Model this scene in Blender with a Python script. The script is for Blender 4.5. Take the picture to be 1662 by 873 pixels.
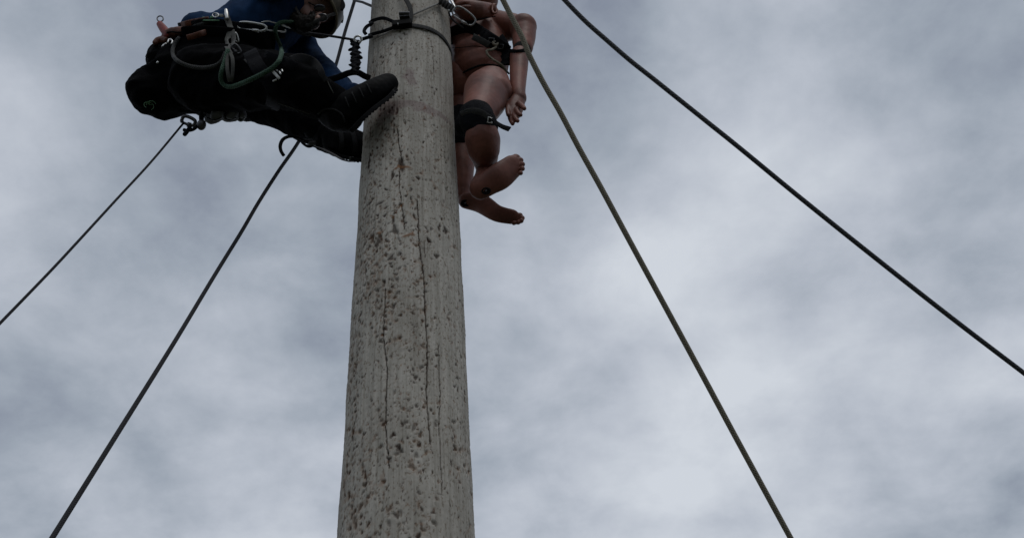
import bpy, bmesh, math, random
import numpy as np
from mathutils import Vector, Matrix, noise
from mathutils.bvhtree import BVHTree
from mathutils.geometry import interpolate_bezier

random.seed(4)
for o in list(bpy.data.objects):
    bpy.data.objects.remove(o)
scn = bpy.context.scene
COL = scn.collection
V = Vector

# ------------------------------------------------------------------ camera
FPX, CX, CY = 1500.0, 831.0, 436.5
PITCH, ROLL = math.radians(40.41), math.radians(-5.12)
F = V((0, math.cos(PITCH), math.sin(PITCH)))
U0 = V((0, -math.sin(PITCH), math.cos(PITCH)))
R0 = V((1, 0, 0))
CR = R0 * math.cos(ROLL) + U0 * math.sin(ROLL)
CU = -R0 * math.sin(ROLL) + U0 * math.cos(ROLL)
CAM = V((0, 0, 1.6))
cd = bpy.data.cameras.new('camera')
cam = bpy.data.objects.new('camera', cd)
COL.objects.link(cam)
M = Matrix((CR, CU, -F)).transposed().to_4x4()
M.translation = CAM
cam.matrix_world = M
cd.sensor_width = 36
cd.lens = 36 * FPX / 1662
cd.clip_start = 0.05
cd.clip_end = 5000
scn.camera = cam
scn.render.resolution_x, scn.render.resolution_y = 1024, 537

# ------------------------------------------------------------------ sky and light
SUN_EL, SUN_AZ = math.radians(62), math.radians(150)   # azimuth clockwise from +Y
w = bpy.data.worlds.new('World')
scn.world = w
w.use_nodes = True
nt = w.node_tree
nt.nodes.clear()
def N(t, **k):
    n = nt.nodes.new(t)
    for a, b in k.items():
        setattr(n, a, b)
    return n
L = lambda a, b: nt.links.new(a, b)
out = N('ShaderNodeOutputWorld')
sky = N('ShaderNodeTexSky', sky_type='NISHITA', sun_disc=False, sun_elevation=SUN_EL, sun_rotation=SUN_AZ)
bg = N('ShaderNodeBackground'); bg.inputs[1].default_value = 0.06
L(sky.outputs[0], bg.inputs[0])
tc = N('ShaderNodeTexCoord')
sep = N('ShaderNodeSeparateXYZ'); L(tc.outputs['Generated'], sep.inputs[0])
def MA(op, a, b=None, clamp=False):
    m = N('ShaderNodeMath', operation=op, use_clamp=clamp)
    for i, x in enumerate((a, b)):
        if x is None: continue
        if isinstance(x, (int, float)): m.inputs[i].default_value = x
        else: L(x, m.inputs[i])
    return m.outputs[0]
zz = MA('ADD', MA('MAXIMUM', sep.outputs[2], 0.0), 0.35)
comb = N('ShaderNodeCombineXYZ')
L(MA('DIVIDE', sep.outputs[0], zz), comb.inputs[0])
L(MA('DIVIDE', sep.outputs[1], zz), comb.inputs[1])
comb.inputs[2].default_value = 3.7
def noise_tex(scale, detail, rough, dist=0.0, vec=None):
    n = N('ShaderNodeTexNoise')
    n.inputs['Scale'].default_value = scale
    n.inputs['Detail'].default_value = detail
    n.inputs['Roughness'].default_value = rough
    n.inputs['Distortion'].default_value = dist
    L(vec or comb.outputs[0], n.inputs['Vector'])
    return n
n1 = noise_tex(2.4, 4, 0.5, 0.1)
n2 = noise_tex(7.0, 7, 0.58, 0.12)
n3 = noise_tex(1.3, 3, 0.5)
s = MA('ADD', MA('MULTIPLY', n1.outputs[0], 0.40), MA('ADD', MA('MULTIPLY', n2.outputs[0], 0.24), MA('MULTIPLY', n3.outputs[0], 0.36)))
ramp = N('ShaderNodeValToRGB')
L(s, ramp.inputs[0])
e = ramp.color_ramp.elements
e[0].position = 0.415; e[0].color = (0.242, 0.276, 0.345, 1)
e[1].position = 0.63; e[1].color = (0.66, 0.70, 0.76, 1)
m_ = e.new(0.47); m_.color = (0.345, 0.39, 0.455, 1)
m_ = e.new(0.545); m_.color = (0.50, 0.54, 0.61, 1)
bg2 = N('ShaderNodeBackground'); bg2.inputs[1].default_value = 1.0
L(ramp.outputs[0], bg2.inputs[0])
mix = N('ShaderNodeMixShader'); mix.inputs[0].default_value = 0.93
L(bg.outputs[0], mix.inputs[1]); L(bg2.outputs[0], mix.inputs[2])
L(mix.outputs[0], out.inputs[0])

sd = bpy.data.lights.new('sun', 'SUN')
sd.energy = 0.6
sd.angle = math.radians(25)
sd.color = (1, 0.97, 0.93)
so = bpy.data.objects.new('sun', sd)
COL.objects.link(so)
sdir = V((math.sin(SUN_AZ) * math.cos(SUN_EL), math.cos(SUN_AZ) * math.cos(SUN_EL), math.sin(SUN_EL)))
so.rotation_euler = sdir.to_track_quat('Z', 'Y').to_euler()
so.location = sdir * 30
scn.view_settings.view_transform = 'Standard'
scn.view_settings.look = 'None'
scn.view_settings.exposure = 0.0
scn.view_settings.gamma = 1.0
scn.view_settings.use_curve_mapping = False

# ------------------------------------------------------------------ helpers
def ray(px, py):
    return (F + CR * ((px - CX) / FPX) - CU * ((py - CY) / FPX))
def at(px, py, Y):            # the point of the vertical plane at distance Y seen in direction (px, py)
    d = ray(px, py)
    return CAM + d * (Y / d.y)
def sc(px, py, Y):            # metres per pixel there
    return Y / ray(px, py).y / FPX
def P(t):
    return at(t[0], t[1], t[2])

def lookup(bvh, px, py, Y, off=0.0):
    d = ray(px, py).normalized()
    for b in (bvh if isinstance(bvh, (list, tuple)) else [bvh]):
        hit = b.ray_cast(CAM, d)
        if hit[0] is not None:
            return hit[0] - d * off
    return at(px, py, Y)

def onto(bvhs, px, py, Y, off=0.0):     # nearest hit on any of the given surfaces
    d = ray(px, py).normalized()
    best = None
    for b in bvhs:
        h = b.ray_cast(CAM, d)
        if h[0] is not None and (best is None or h[3] < best):
            best = h[3]
    if best is None:
        return at(px, py, Y)
    return CAM + d * (best - off)

def spline(pts, n=8):
    """Catmull-Rom through the points (Vector or tuples of floats)"""
    A = np.array([list(p) for p in pts], float)
    if len(A) < 3:
        return [V(A[0] + (A[-1] - A[0]) * i / n) for i in range(n + 1)]
    B = np.vstack([2 * A[0] - A[1], A, 2 * A[-1] - A[-2]])
    o = []
    for i in range(1, len(B) - 2):
        p0, p1, p2, p3 = B[i - 1], B[i], B[i + 1], B[i + 2]
        for k in range(n):
            t = k / n
            o.append(0.5 * (2 * p1 + (p2 - p0) * t + (2 * p0 - 5 * p1 + 4 * p2 - p3) * t * t + (3 * p1 - p0 - 3 * p2 + p3) * t ** 3))
    o.append(A[-1])
    return [V(x) for x in o] if A.shape[1] == 3 else o

def limb(bm, ch, n=20, sub=4, ratio=1.0):
    """tapered rounded tube through (px, py, Y, radius_px[, depth ratio])"""
    raw = []
    for c in ch:
        p = at(c[0], c[1], c[2]); s_ = sc(c[0], c[1], c[2])
        raw.append([p.x, p.y, p.z, c[3] * s_, c[4] if len(c) > 4 else ratio])
    return limbw(bm, raw, n, sub)

def limbw(bm, raw, n=20, sub=4, ref=None):
    q = [np.array(x) for x in spline(raw, sub)]
    pts = [V(x[:3]) for x in q]; rr = [max(1e-4, x[3]) for x in q]; ra = [x[4] for x in q]
    rings = []
    T0 = (pts[1] - pts[0]).normalized(); T1 = (pts[-1] - pts[-2]).normalized()
    seq = []
    for k in (1.0, 0.92, 0.7, 0.38):
        seq.append((pts[0] - T0 * rr[0] * k, rr[0] * math.sqrt(max(0, 1 - k * k)) + 1e-5, ra[0], T0))
    for i in range(len(pts)):
        a = pts[max(0, i - 1)]; b = pts[min(len(pts) - 1, i + 1)]
        seq.append((pts[i], rr[i], ra[i], (b - a).normalized()))
    for k in (0.38, 0.7, 0.92, 1.0):
        seq.append((pts[-1] + T1 * rr[-1] * k, rr[-1] * math.sqrt(max(0, 1 - k * k)) + 1e-5, ra[-1], T1))
    prev = None
    for p, r, a_, T in seq:
        vw = ref if ref else (p - CAM).normalized()
        A = T.cross(vw)
        if A.length < 0.25 and prev is not None:
            A = prev - T * prev.dot(T)
        if A.length < 1e-4: A = T.orthogonal()
        A.normalize()
        if prev is not None and A.dot(prev) < 0: A = -A
        prev = A
        B = T.cross(A).normalized()
        rings.append([bm.verts.new(p + A * (r * math.cos(2 * math.pi * k / n)) + B * (r * a_ * math.sin(2 * math.pi * k / n))) for k in range(n)])
    for i in range(len(rings) - 1):
        for k in range(n):
            bm.faces.new((rings[i][k], rings[i][(k + 1) % n], rings[i + 1][(k + 1) % n], rings[i + 1][k]))
    bm.faces.new(rings[0][::-1]); bm.faces.new(rings[-1])

def ell(bm, c, rx, ry, rz, rot=None, seg=24):
    mt = Matrix.Translation(c) @ (rot.to_4x4() if rot else Matrix.Identity(4)) @ Matrix.Diagonal((rx, ry, rz, 1))
    bmesh.ops.create_uvsphere(bm, u_segments=seg, v_segments=seg // 2, radius=1, matrix=mt)

def ellpx(bm, px, py, Y, rx, ry, rd=None, ang=0):
    """ellipsoid with pixel radii, ang = rotation in the view"""
    s_ = sc(px, py, Y)
    ca, sa = math.cos(math.radians(ang)), math.sin(math.radians(ang))
    X = CR * ca + CU * sa; Z = -CR * sa + CU * ca
    ell(bm, at(px, py, Y), rx * s_, (rd if rd else (rx + ry) / 2) * s_, ry * s_, Matrix((X, F, Z)).transposed())

def link(name, me, mat, parent=None, smooth=True):
    o = bpy.data.objects.new(name, me)
    COL.objects.link(o)
    if mat: me.materials.append(mat)
    if smooth:
        for p in me.polygons: p.use_smooth = True
    if parent:
        o.parent = parent
        o.matrix_parent_inverse = Matrix.Translation(-parent.location)
    return o

def frombm(name, bm, mat, parent=None, smooth=True, bevel=0):
    bmesh.ops.recalc_face_normals(bm, faces=bm.faces)
    me = bpy.data.meshes.new(name)
    bm.to_mesh(me); bm.free()
    o = link(name, me, mat, parent, smooth)
    if bevel:
        b = o.modifiers.new('bevel', 'BEVEL'); b.width = bevel; b.segments = 2; b.limit_method = 'ANGLE'
    return o

def fuse(name, bm, mat, parent=None, voxel=0.006, smooth=6, folds=0.0, fscale=9.0, fine=0.0, stretch=None):
    """merge overlapping closed shapes into ONE continuous skin, smooth, then wrinkle it"""
    bmesh.ops.recalc_face_normals(bm, faces=bm.faces)
    me = bpy.data.meshes.new('tmp'); bm.to_mesh(me); bm.free()
    t = bpy.data.objects.new('tmp', me); COL.objects.link(t)
    r = t.modifiers.new('r', 'REMESH'); r.mode = 'VOXEL'; r.voxel_size = voxel
    if smooth:
        s_ = t.modifiers.new('s', 'SMOOTH'); s_.iterations = smooth; s_.factor = 0.6
    dg = bpy.context.evaluated_depsgraph_get()
    m2 = bpy.data.meshes.new_from_object(t.evaluated_get(dg))
    bpy.data.objects.remove(t)
    m2.name = name
    if folds or fine:
        n_ = len(m2.vertices)
        nrm = [v.normal.copy() for v in m2.vertices]
        for i, v in enumerate(m2.vertices):
            c = v.co
            d_ = 0
            if folds:
                q = V((c.x * fscale, c.y * fscale, c.z * fscale))
                if stretch: q = V((q.x * stretch[0], q.y * stretch[1], q.z * stretch[2]))
                a = noise.noise(q + V((5, 1, 2)))
                b = noise.noise(q * 2.3)
                d_ += folds * ((1 - abs(a) * 3.0) * 0.6 + b * 0.4 + (0.25 - abs(noise.noise(q * 3.1 + V((9, 9, 9))))) * 0.7)
            if fine:
                d_ += fine * noise.noise(c * 120)
            v.co = c + nrm[i] * d_
    return link(name, m2, mat, parent)

def bvh_of(*objs):
    out_ = []
    for o in objs:
        me = o.data
        out_.append(BVHTree.FromPolygons([v.co.copy() for v in me.vertices], [tuple(p.vertices) for p in me.polygons]))
    return out_

def tube(bm, pts, r, n=10, closed=False, r_end=None):
    pts = [V(p) for p in pts]; m = len(pts)
    uvl = bm.loops.layers.uv.verify()
    rings = []; prev = None; Ls = [0]
    for i in range(1, m): Ls.append(Ls[-1] + (pts[i] - pts[i - 1]).length)
    for i in range(m):
        if closed: a, b = pts[i - 1], pts[(i + 1) % m]
        else: a, b = pts[max(0, i - 1)], pts[min(m - 1, i + 1)]
        T = (b - a).normalized()
        A = prev - T * prev.dot(T) if prev is not None else T.orthogonal()
        A.normalize(); prev = A; B = T.cross(A)
        rr = r(i / (m - 1)) if callable(r) else r
        rings.append([bm.verts.new(pts[i] + A * rr * math.cos(2 * math.pi * k / n) + B * rr * math.sin(2 * math.pi * k / n)) for k in range(n)])
    for i in range(m if closed else m - 1):
        j = (i + 1) % m
        for k in range(n):
            f = bm.faces.new((rings[i][k], rings[i][(k + 1) % n], rings[j][(k + 1) % n], rings[j][k]))
            l0, l1 = Ls[i], Ls[j] if j else Ls[i] + 0.01
            for lp, uv in zip(f.loops, ((l0, k / n), (l0, (k + 1) / n), (l1, (k + 1) / n), (l1, k / n))):
                lp[uvl].uv = uv
    if not closed:
        bm.faces.new(rings[0][::-1]); bm.faces.new(rings[-1])

def ribbon(bm, pts, width, thick=0.003, normal=None, edge=True):
    """flat webbing; normal(i, p) gives the outward direction"""
    pts = [V(p) for p in pts]; m = len(pts); rings = []
    uvl = bm.loops.layers.uv.verify(); Ls = [0]
    for i in range(1, m): Ls.append(Ls[-1] + (pts[i] - pts[i - 1]).length)
    for i in range(m):
        T = (pts[min(m - 1, i + 1)] - pts[max(0, i - 1)]).normalized()
        nr = normal(i, pts[i]) if normal else (CAM - pts[i]).normalized()
        W_ = T.cross(nr).normalized(); nr = W_.cross(T).normalized()
        w_ = (width(i / (m - 1)) if callable(width) else width) / 2
        h = thick / 2
        rings.append([bm.verts.new(pts[i] + W_ * a + nr * b) for a, b in ((-w_, -h * .4), (-w_ * .86, -h), (w_ * .86, -h), (w_, -h * .4), (w_, h * .4), (w_ * .86, h), (-w_ * .86, h), (-w_, h * .4))])
    for i in range(m - 1):
        for k in range(8):
            f = bm.faces.new((rings[i][k], rings[i][(k + 1) % 8], rings[i + 1][(k + 1) % 8], rings[i + 1][k]))
            for lp, uv in zip(f.loops, ((Ls[i], k / 8), (Ls[i], (k + 1) / 8), (Ls[i + 1], (k + 1) / 8), (Ls[i + 1], k / 8))):
                lp[uvl].uv = uv
    bm.faces.new(rings[0][::-1]); bm.faces.new(rings[-1])

def box(bm, c, X, Y_, Z, sx, sy, sz):
    mt = Matrix((X.normalized() * sx, Y_.normalized() * sy, Z.normalized() * sz)).transposed().to_4x4()
    mt.translation = c
    bmesh.ops.create_cube(bm, size=1, matrix=mt)

def tag(o, label=None, cat=None, group=None, kind=None):
    for k, x in (('label', label), ('category', cat), ('group', group), ('kind', kind)):
        if x: o[k] = x
    return o

def thing(name, loc, label, cat, group=None):
    o = bpy.data.objects.new(name, None)
    o.empty_display_size = 0.05
    o.location = loc
    COL.objects.link(o)
    return tag(o, label, cat, group)

# ------------------------------------------------------------------ materials
def mat(name, col, rough=0.7, metal=0.0, noise_s=0, var=0.25, bump=0.0, bump_s=200, sheen=0.0, spec=0.5, weave=0):
    m = bpy.data.materials.new(name); m.use_nodes = True
    nd = m.node_tree; b = nd.nodes['Principled BSDF']
    b.inputs['Base Color'].default_value = (*col, 1)
    b.inputs['Roughness'].default_value = rough
    b.inputs['Metallic'].default_value = metal
    b.inputs['Specular IOR Level'].default_value = spec
    if sheen: b.inputs['Sheen Weight'].default_value = sheen
    tcn = nd.nodes.new('ShaderNodeTexCoord')
    if noise_s:
        n = nd.nodes.new('ShaderNodeTexNoise'); n.inputs['Scale'].default_value = noise_s
        n.inputs['Detail'].default_value = 6; n.inputs['Roughness'].default_value = 0.65
        nd.links.new(tcn.outputs['Object'], n.inputs['Vector'])
        r = nd.nodes.new('ShaderNodeValToRGB'); nd.links.new(n.outputs[0], r.inputs[0])
        r.color_ramp.elements[0].position = 0.35; r.color_ramp.elements[1].position = 0.68
        r.color_ramp.elements[0].color = (*[c * (1 - var) for c in col], 1)
        r.color_ramp.elements[1].color = (*[min(1, c * (1 + var)) for c in col], 1)
        nd.links.new(r.outputs[0], b.inputs['Base Color'])
    if bump:
        bp = nd.nodes.new('ShaderNodeBump'); bp.inputs['Strength'].default_value = bump; bp.inputs['Distance'].default_value = 0.002
        if weave:
            wv = nd.nodes.new('ShaderNodeTexWave'); wv.inputs['Scale'].default_value = weave; wv.bands_direction = 'DIAGONAL'
            wv.inputs['Distortion'].default_value = 0.6
            nd.links.new(tcn.outputs['Object'], wv.inputs['Vector']); src = wv.outputs['Fac']
        else:
            n2_ = nd.nodes.new('ShaderNodeTexNoise'); n2_.inputs['Scale'].default_value = bump_s; n2_.inputs['Detail'].default_value = 4
            nd.links.new(tcn.outputs['Object'], n2_.inputs['Vector']); src = n2_.outputs[0]
        nd.links.new(src, bp.inputs['Height']); nd.links.new(bp.outputs[0], b.inputs['Normal'])
    return m

def rope_mat(name, c1, c2, pitch=90.0, around=6.0, rough=0.85):
    """braided sheath: flecks spiral both ways round the rope (UV: u = metres, v = turn)"""
    m = bpy.data.materials.new(name); m.use_nodes = True
    nd = m.node_tree; b = nd.nodes['Principled BSDF']; b.inputs['Roughness'].default_value = rough
    uv = nd.nodes.new('ShaderNodeUVMap')
    sp = nd.nodes.new('ShaderNodeSeparateXYZ'); nd.links.new(uv.outputs[0], sp.inputs[0])
    def ma(op, a, b_=None):
        q = nd.nodes.new('ShaderNodeMath'); q.operation = op
        for i, x in enumerate((a, b_)):
            if x is None: continue
            if isinstance(x, (int, float)): q.inputs[i].default_value = x
            else: nd.links.new(x, q.inputs[i])
        return q.outputs[0]
    u = ma('MULTIPLY', sp.outputs[0], pitch * 6.2832); v = ma('MULTIPLY', sp.outputs[1], around * 6.2832)
    s1 = ma('SINE', ma('ADD', u, v)); s2 = ma('SINE', ma('SUBTRACT', u, v))
    h = ma('MAXIMUM', s1, s2)
    tcn = nd.nodes.new('ShaderNodeTexCoord')
    n = nd.nodes.new('ShaderNodeTexNoise'); n.inputs['Scale'].default_value = 60; n.inputs['Detail'].default_value = 5
    nd.links.new(tcn.outputs['Object'], n.inputs['Vector'])
    k = ma('MULTIPLY', ma('ADD', h, 0.6), ma('MULTIPLY', n.outputs[0], 1.0))
    mx = nd.nodes.new('ShaderNodeMix'); mx.data_type = 'RGBA'; mx.clamp_factor = True
    nd.links.new(k, mx.inputs[0]); mx.inputs[6].default_value = (*c2, 1); mx.inputs[7].default_value = (*c1, 1)
    nd.links.new(mx.outputs[2], b.inputs['Base Color'])
    bp = nd.nodes.new('ShaderNodeBump'); bp.inputs['Strength'].default_value = 0.7; bp.inputs['Distance'].default_value = 0.0015
    nd.links.new(h, bp.inputs['Height']); nd.links.new(bp.outputs[0], b.inputs['Normal'])
    return m

M_skinp = mat('worn skin coloured vinyl', (0.18, 0.070, 0.050), 0.5, 0, 9, 0.38, 0.35, 60, spec=0.25)
M_skin = mat('skin', (0.33, 0.18, 0.14), 0.5, 0, 25, 0.2, 0.3, 120)
M_hair = mat('dark beard hair', (0.015, 0.011, 0.009), 0.8, 0, 90, 0.5, 0.8, 300)
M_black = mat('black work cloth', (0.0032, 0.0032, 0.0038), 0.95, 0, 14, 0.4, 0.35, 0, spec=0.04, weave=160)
M_knee = mat('dark grey knee cloth', (0.026, 0.026, 0.027), 0.9, 0, 20, 0.3, 0.4, 150, spec=0.12)
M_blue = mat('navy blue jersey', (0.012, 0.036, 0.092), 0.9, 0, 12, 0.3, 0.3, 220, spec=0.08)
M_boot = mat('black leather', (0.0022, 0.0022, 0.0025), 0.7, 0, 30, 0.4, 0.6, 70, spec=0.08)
M_rubber = mat('black rubber', (0.006, 0.006, 0.0065), 0.85, 0, 40, 0.3, 0.4, 120, spec=0.15)
M_web = mat('black webbing', (0.006, 0.0065, 0.009), 0.85, 0, 40, 0.3, 0.6, 0, weave=260, spec=0.12)
M_webg = mat('faded charcoal webbing', (0.035, 0.035, 0.034), 0.85, 0, 35, 0.35, 0.6, 0, weave=260)
M_webl = mat('worn grey sling cloth', (0.10, 0.10, 0.092), 0.85, 0, 35, 0.35, 0.6, 0, weave=220)
M_leather = mat('red brown leather', (0.12, 0.034, 0.014), 0.55, 0, 30, 0.4, 0.4, 60)
M_red = mat('worn red plastic', (0.20, 0.016, 0.010), 0.55, 0, 40, 0.3, 0.2, 80)
M_steel = mat('brushed aluminium', (0.62, 0.62, 0.60), 0.38, 0.85, 50, 0.15, 0.15, 300)
M_dsteel = mat('dark worn steel', (0.10, 0.10, 0.105), 0.45, 0.8, 50, 0.3, 0.2, 200)
M_dull = mat('dull scratched aluminium', (0.30, 0.30, 0.30), 0.5, 0.7, 50, 0.25, 0.15, 300)
M_green = mat('pale green anodised metal', (0.18, 0.36, 0.22), 0.4, 0.5, 60, 0.2)
M_white = mat('off white stitched label', (0.6, 0.61, 0.6), 0.8, 0, 60, 0.15)
M_helmet = mat('scuffed olive grey helmet shell', (0.085, 0.078, 0.058), 0.5, 0, 20, 0.3, 0.2, 60)
M_rim = mat('pale dusty helmet rim', (0.20, 0.175, 0.12), 0.6, 0, 20, 0.3)
M_lining = mat('dark helmet lining', (0.014, 0.013, 0.012), 0.9, 0, 30, 0.3)
M_glass = mat('dark safety lens', (0.03, 0.03, 0.035), 0.12, 0, spec=0.7)
M_glove = mat('grey leather glove', (0.10, 0.103, 0.115), 0.7, 0, 40, 0.3, 0.4, 90)
R_tan = rope_mat('tan braided rope sheath', (0.31, 0.28, 0.21), (0.17, 0.152, 0.115), 110, 6)
R_green = rope_mat('green braided rope sheath', (0.05, 0.115, 0.072), (0.022, 0.055, 0.034), 110, 5)
R_dgrey = rope_mat('dark grey rope sheath', (0.034, 0.036, 0.034), (0.02, 0.02, 0.02), 110, 5)
R_black = rope_mat('black rope sheath', (0.014, 0.014, 0.018), (0.009, 0.009, 0.012), 160, 6)
R_wire = rope_mat('weathered steel strand', (0.06, 0.063, 0.072), (0.035, 0.037, 0.043), 45, 4, 0.6)
R_pale = rope_mat('pale cord sheath', (0.42, 0.41, 0.38), (0.2, 0.2, 0.19), 200, 4)

def wood_mat():
    m = bpy.data.materials.new('weathered grey pole wood'); m.use_nodes = True
    nd = m.node_tree; b = nd.nodes['Principled BSDF']; b.inputs['Roughness'].default_value = 0.88
    b.inputs['Specular IOR Level'].default_value = 0.25
    tcn = nd.nodes.new('ShaderNodeTexCoord')
    def mapped(s):
        q = nd.nodes.new('ShaderNodeMapping'); q.inputs['Scale'].default_value = s
        nd.links.new(tcn.outputs['Object'], q.inputs[0]); return q.outputs[0]
    def nz(vec, scale, det=6, ro=0.6):
        n = nd.nodes.new('ShaderNodeTexNoise'); n.inputs['Scale'].default_value = scale
        n.inputs['Detail'].default_value = det; n.inputs['Roughness'].default_value = ro
        nd.links.new(vec, n.inputs['Vector']); return n.outputs[0]
    def ramp_(x, stops):
        r = nd.nodes.new('ShaderNodeValToRGB'); nd.links.new(x, r.inputs[0]); el = r.color_ramp.elements
        el[0].position, el[0].color = stops[0][0], (*stops[0][1], 1)
        el[1].position, el[1].color = stops[-1][0], (*stops[-1][1], 1)
        for p_, c_ in stops[1:-1]:
            el.new(p_).color = (*c_, 1)
        return r.outputs[0]
    def mixc(f, a, c, mode='MIX'):
        x = nd.nodes.new('ShaderNodeMix'); x.data_type = 'RGBA'; x.blend_type = mode
        if isinstance(f, (int, float)): x.inputs[0].default_value = f
        else: nd.links.new(f, x.inputs[0])
        for i, q in ((6, a), (7, c)):
            if isinstance(q, tuple): x.inputs[i].default_value = (*q, 1)
            else: nd.links.new(q, x.inputs[i])
        return x.outputs[2]
    grain = nz(mapped((60, 60, 2.2)), 1.6, 8, 0.65)
    blot = nz(mapped((1, 1, 0.6)), 9, 5, 0.6)
    fine = nz(mapped((1, 1, 0.5)), 160, 4, 0.7)
    base = ramp_(grain, [(0.26, (0.27, 0.25, 0.21)), (0.48, (0.42, 0.395, 0.345)), (0.70, (0.53, 0.50, 0.445))])
    base = mixc(ramp_(blot, [(0.35, (1, 1, 1)), (0.62, (0, 0, 0))]), base, mixc(1.0, base, (0.80, 0.79, 0.78), 'MULTIPLY'))
    base = mixc(ramp_(fine, [(0.36, (1, 1, 1)), (0.46, (0, 0, 0))]), base, mixc(1.0, base, (0.55, 0.5, 0.45), 'MULTIPLY'))
    at_ = nd.nodes.new('ShaderNodeAttribute'); at_.attribute_name = 'wear'
    sepc = nd.nodes.new('ShaderNodeSeparateColor'); nd.links.new(at_.outputs['Color'], sepc.inputs[0])
    base = mixc(sepc.outputs[0], base, (0.036, 0.019, 0.012))       # rotten wood in pits and checks
    base = mixc(sepc.outputs[1], base, (0.20, 0.095, 0.04))         # orange splinter wood
    base = mixc(sepc.outputs[2], base, (0.17, 0.10, 0.105))        # purplish stain
    nd.links.new(base, b.inputs['Base Color'])
    bp = nd.nodes.new('ShaderNodeBump'); bp.inputs['Strength'].default_value = 0.35; bp.inputs['Distance'].default_value = 0.003
    nd.links.new(grain, bp.inputs['Height']); nd.links.new(bp.outputs[0], b.inputs['Normal'])
    return m
M_wood = wood_mat()

def ground_mat():
    m = mat('short dry grass', (0.05, 0.052, 0.03), 0.95, 0, 3.0, 0.4, 0.8, 25)
    return m

# ------------------------------------------------------------------ ground
bm = bmesh.new()
bmesh.ops.create_grid(bm, x_segments=60, y_segments=60, size=2500)
g = frombm('ground', bm, ground_mat(), None, False)
tag(g, 'short grass field under the pole', None, None, 'structure')

# ------------------------------------------------------------------ pole
PX, PY = -0.2956, 2.0
def pole_r(z): return 0.15 - 0.006 * (z - 3.6)
NA = 440
zs = np.concatenate([np.linspace(-0.3, 1.9, 30)[:-1], np.arange(1.9, 5.3, 0.0032), np.linspace(5.3, 9.0, 40)[1:]])
NZ = len(zs)
th = np.arange(NA) / NA * 2 * np.pi
rng = np.random.default_rng(11)
TT, ZZ = np.meshgrid(th, zs)
rad = 0.15 - 0.006 * (ZZ - 3.6)
# slow out-of-round and lengthwise ribs
def vnoise(gx, gz, seed):
    r_ = np.random.default_rng(seed).normal(size=(gz + 2, gx))
    x = (TT / (2 * np.pi)) * gx; z = (ZZ - zs[0]) / (zs[-1] - zs[0]) * gz
    xi = np.floor(x).astype(int) % gx; fx = x - np.floor(x); zi = np.clip(np.floor(z).astype(int), 0, gz); fz = z - zi
    fx = fx * fx * (3 - 2 * fx); fz = fz * fz * (3 - 2 * fz)
    x2 = (xi + 1) % gx
    return (r_[zi, xi] * (1 - fx) + r_[zi, x2] * fx) * (1 - fz) + (r_[zi + 1, xi] * (1 - fx) + r_[zi + 1, x2] * fx) * fz
disp = 0.0016 * vnoise(12, 18, 1) + 0.0010 * vnoise(60, 90, 2) + 0.00045 * vnoise(200, 120, 3) + 0.0003 * vnoise(220, 2200, 5)
wear = np.zeros_like(disp); orange = np.zeros_like(disp); stain = np.zeros_like(disp)
def patch(t0, z0, hw, hh, depth, dark=1.0, ang=0.0, ragged=0.5, seed=0, chan=None):
    """one gouge: cut depth and rotten-dark colour in an irregular spot"""
    i0, i1 = np.searchsorted(zs, [z0 - hh * 1.8, z0 + hh * 1.8])
    if i1 <= i0: return
    R_ = 0.15
    dt = (TT[i0:i1] - t0 + np.pi) % (2 * np.pi) - np.pi
    cols = np.where(np.abs(dt[0]) * R_ < (hw + hh) * 1.8)[0]
    if len(cols) == 0: return
    x = dt[:, cols] * R_; z = ZZ[i0:i1][:, cols] - z0
    ca, sa = math.cos(ang), math.sin(ang)
    a = (x * ca + z * sa) / hw; b = (-x * sa + z * ca) / hh
    q = np.hypot(a, b)
    ph = rng.uniform(0, 6.28, 4); an = np.arctan2(b, a)
    q = q * (1 + ragged * (0.35 * np.sin(2 * an + ph[0]) + 0.3 * np.sin(3 * an + ph[1]) + 0.25 * np.sin(5 * an + ph[2])))
    k = np.clip((1.15 - q) / 0.45, 0, 1)
    sub = np.ix_(range(i0, i1), cols)
    disp[sub] -= k * depth
    if chan is None: wear[sub] = np.maximum(wear[sub], k * dark)
    else: chan[sub] = np.maximum(chan[sub], k * dark)
def th_of(px, py):
    """angle and height on the pole where direction (px, py) meets it"""
    d = ray(px, py); o = CAM - V((PX, PY, 0))
    A = d.x ** 2 + d.y ** 2; B = 2 * (o.x * d.x + o.y * d.y); C_ = o.x ** 2 + o.y ** 2 - 0.15 ** 2
    D = B * B - 4 * A * C_
    t = (-B - math.sqrt(max(0, D))) / (2 * A)
    for _ in range(4):
        z = CAM.z + d.z * t
        C_ = o.x ** 2 + o.y ** 2 - pole_r(z) ** 2
        D = max(0, B * B - 4 * A * C_); t = (-B - math.sqrt(D)) / (2 * A)
    p = CAM + d * t
    return math.atan2(p.y - PY, p.x - PX) % (2 * math.pi), p.z
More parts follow.
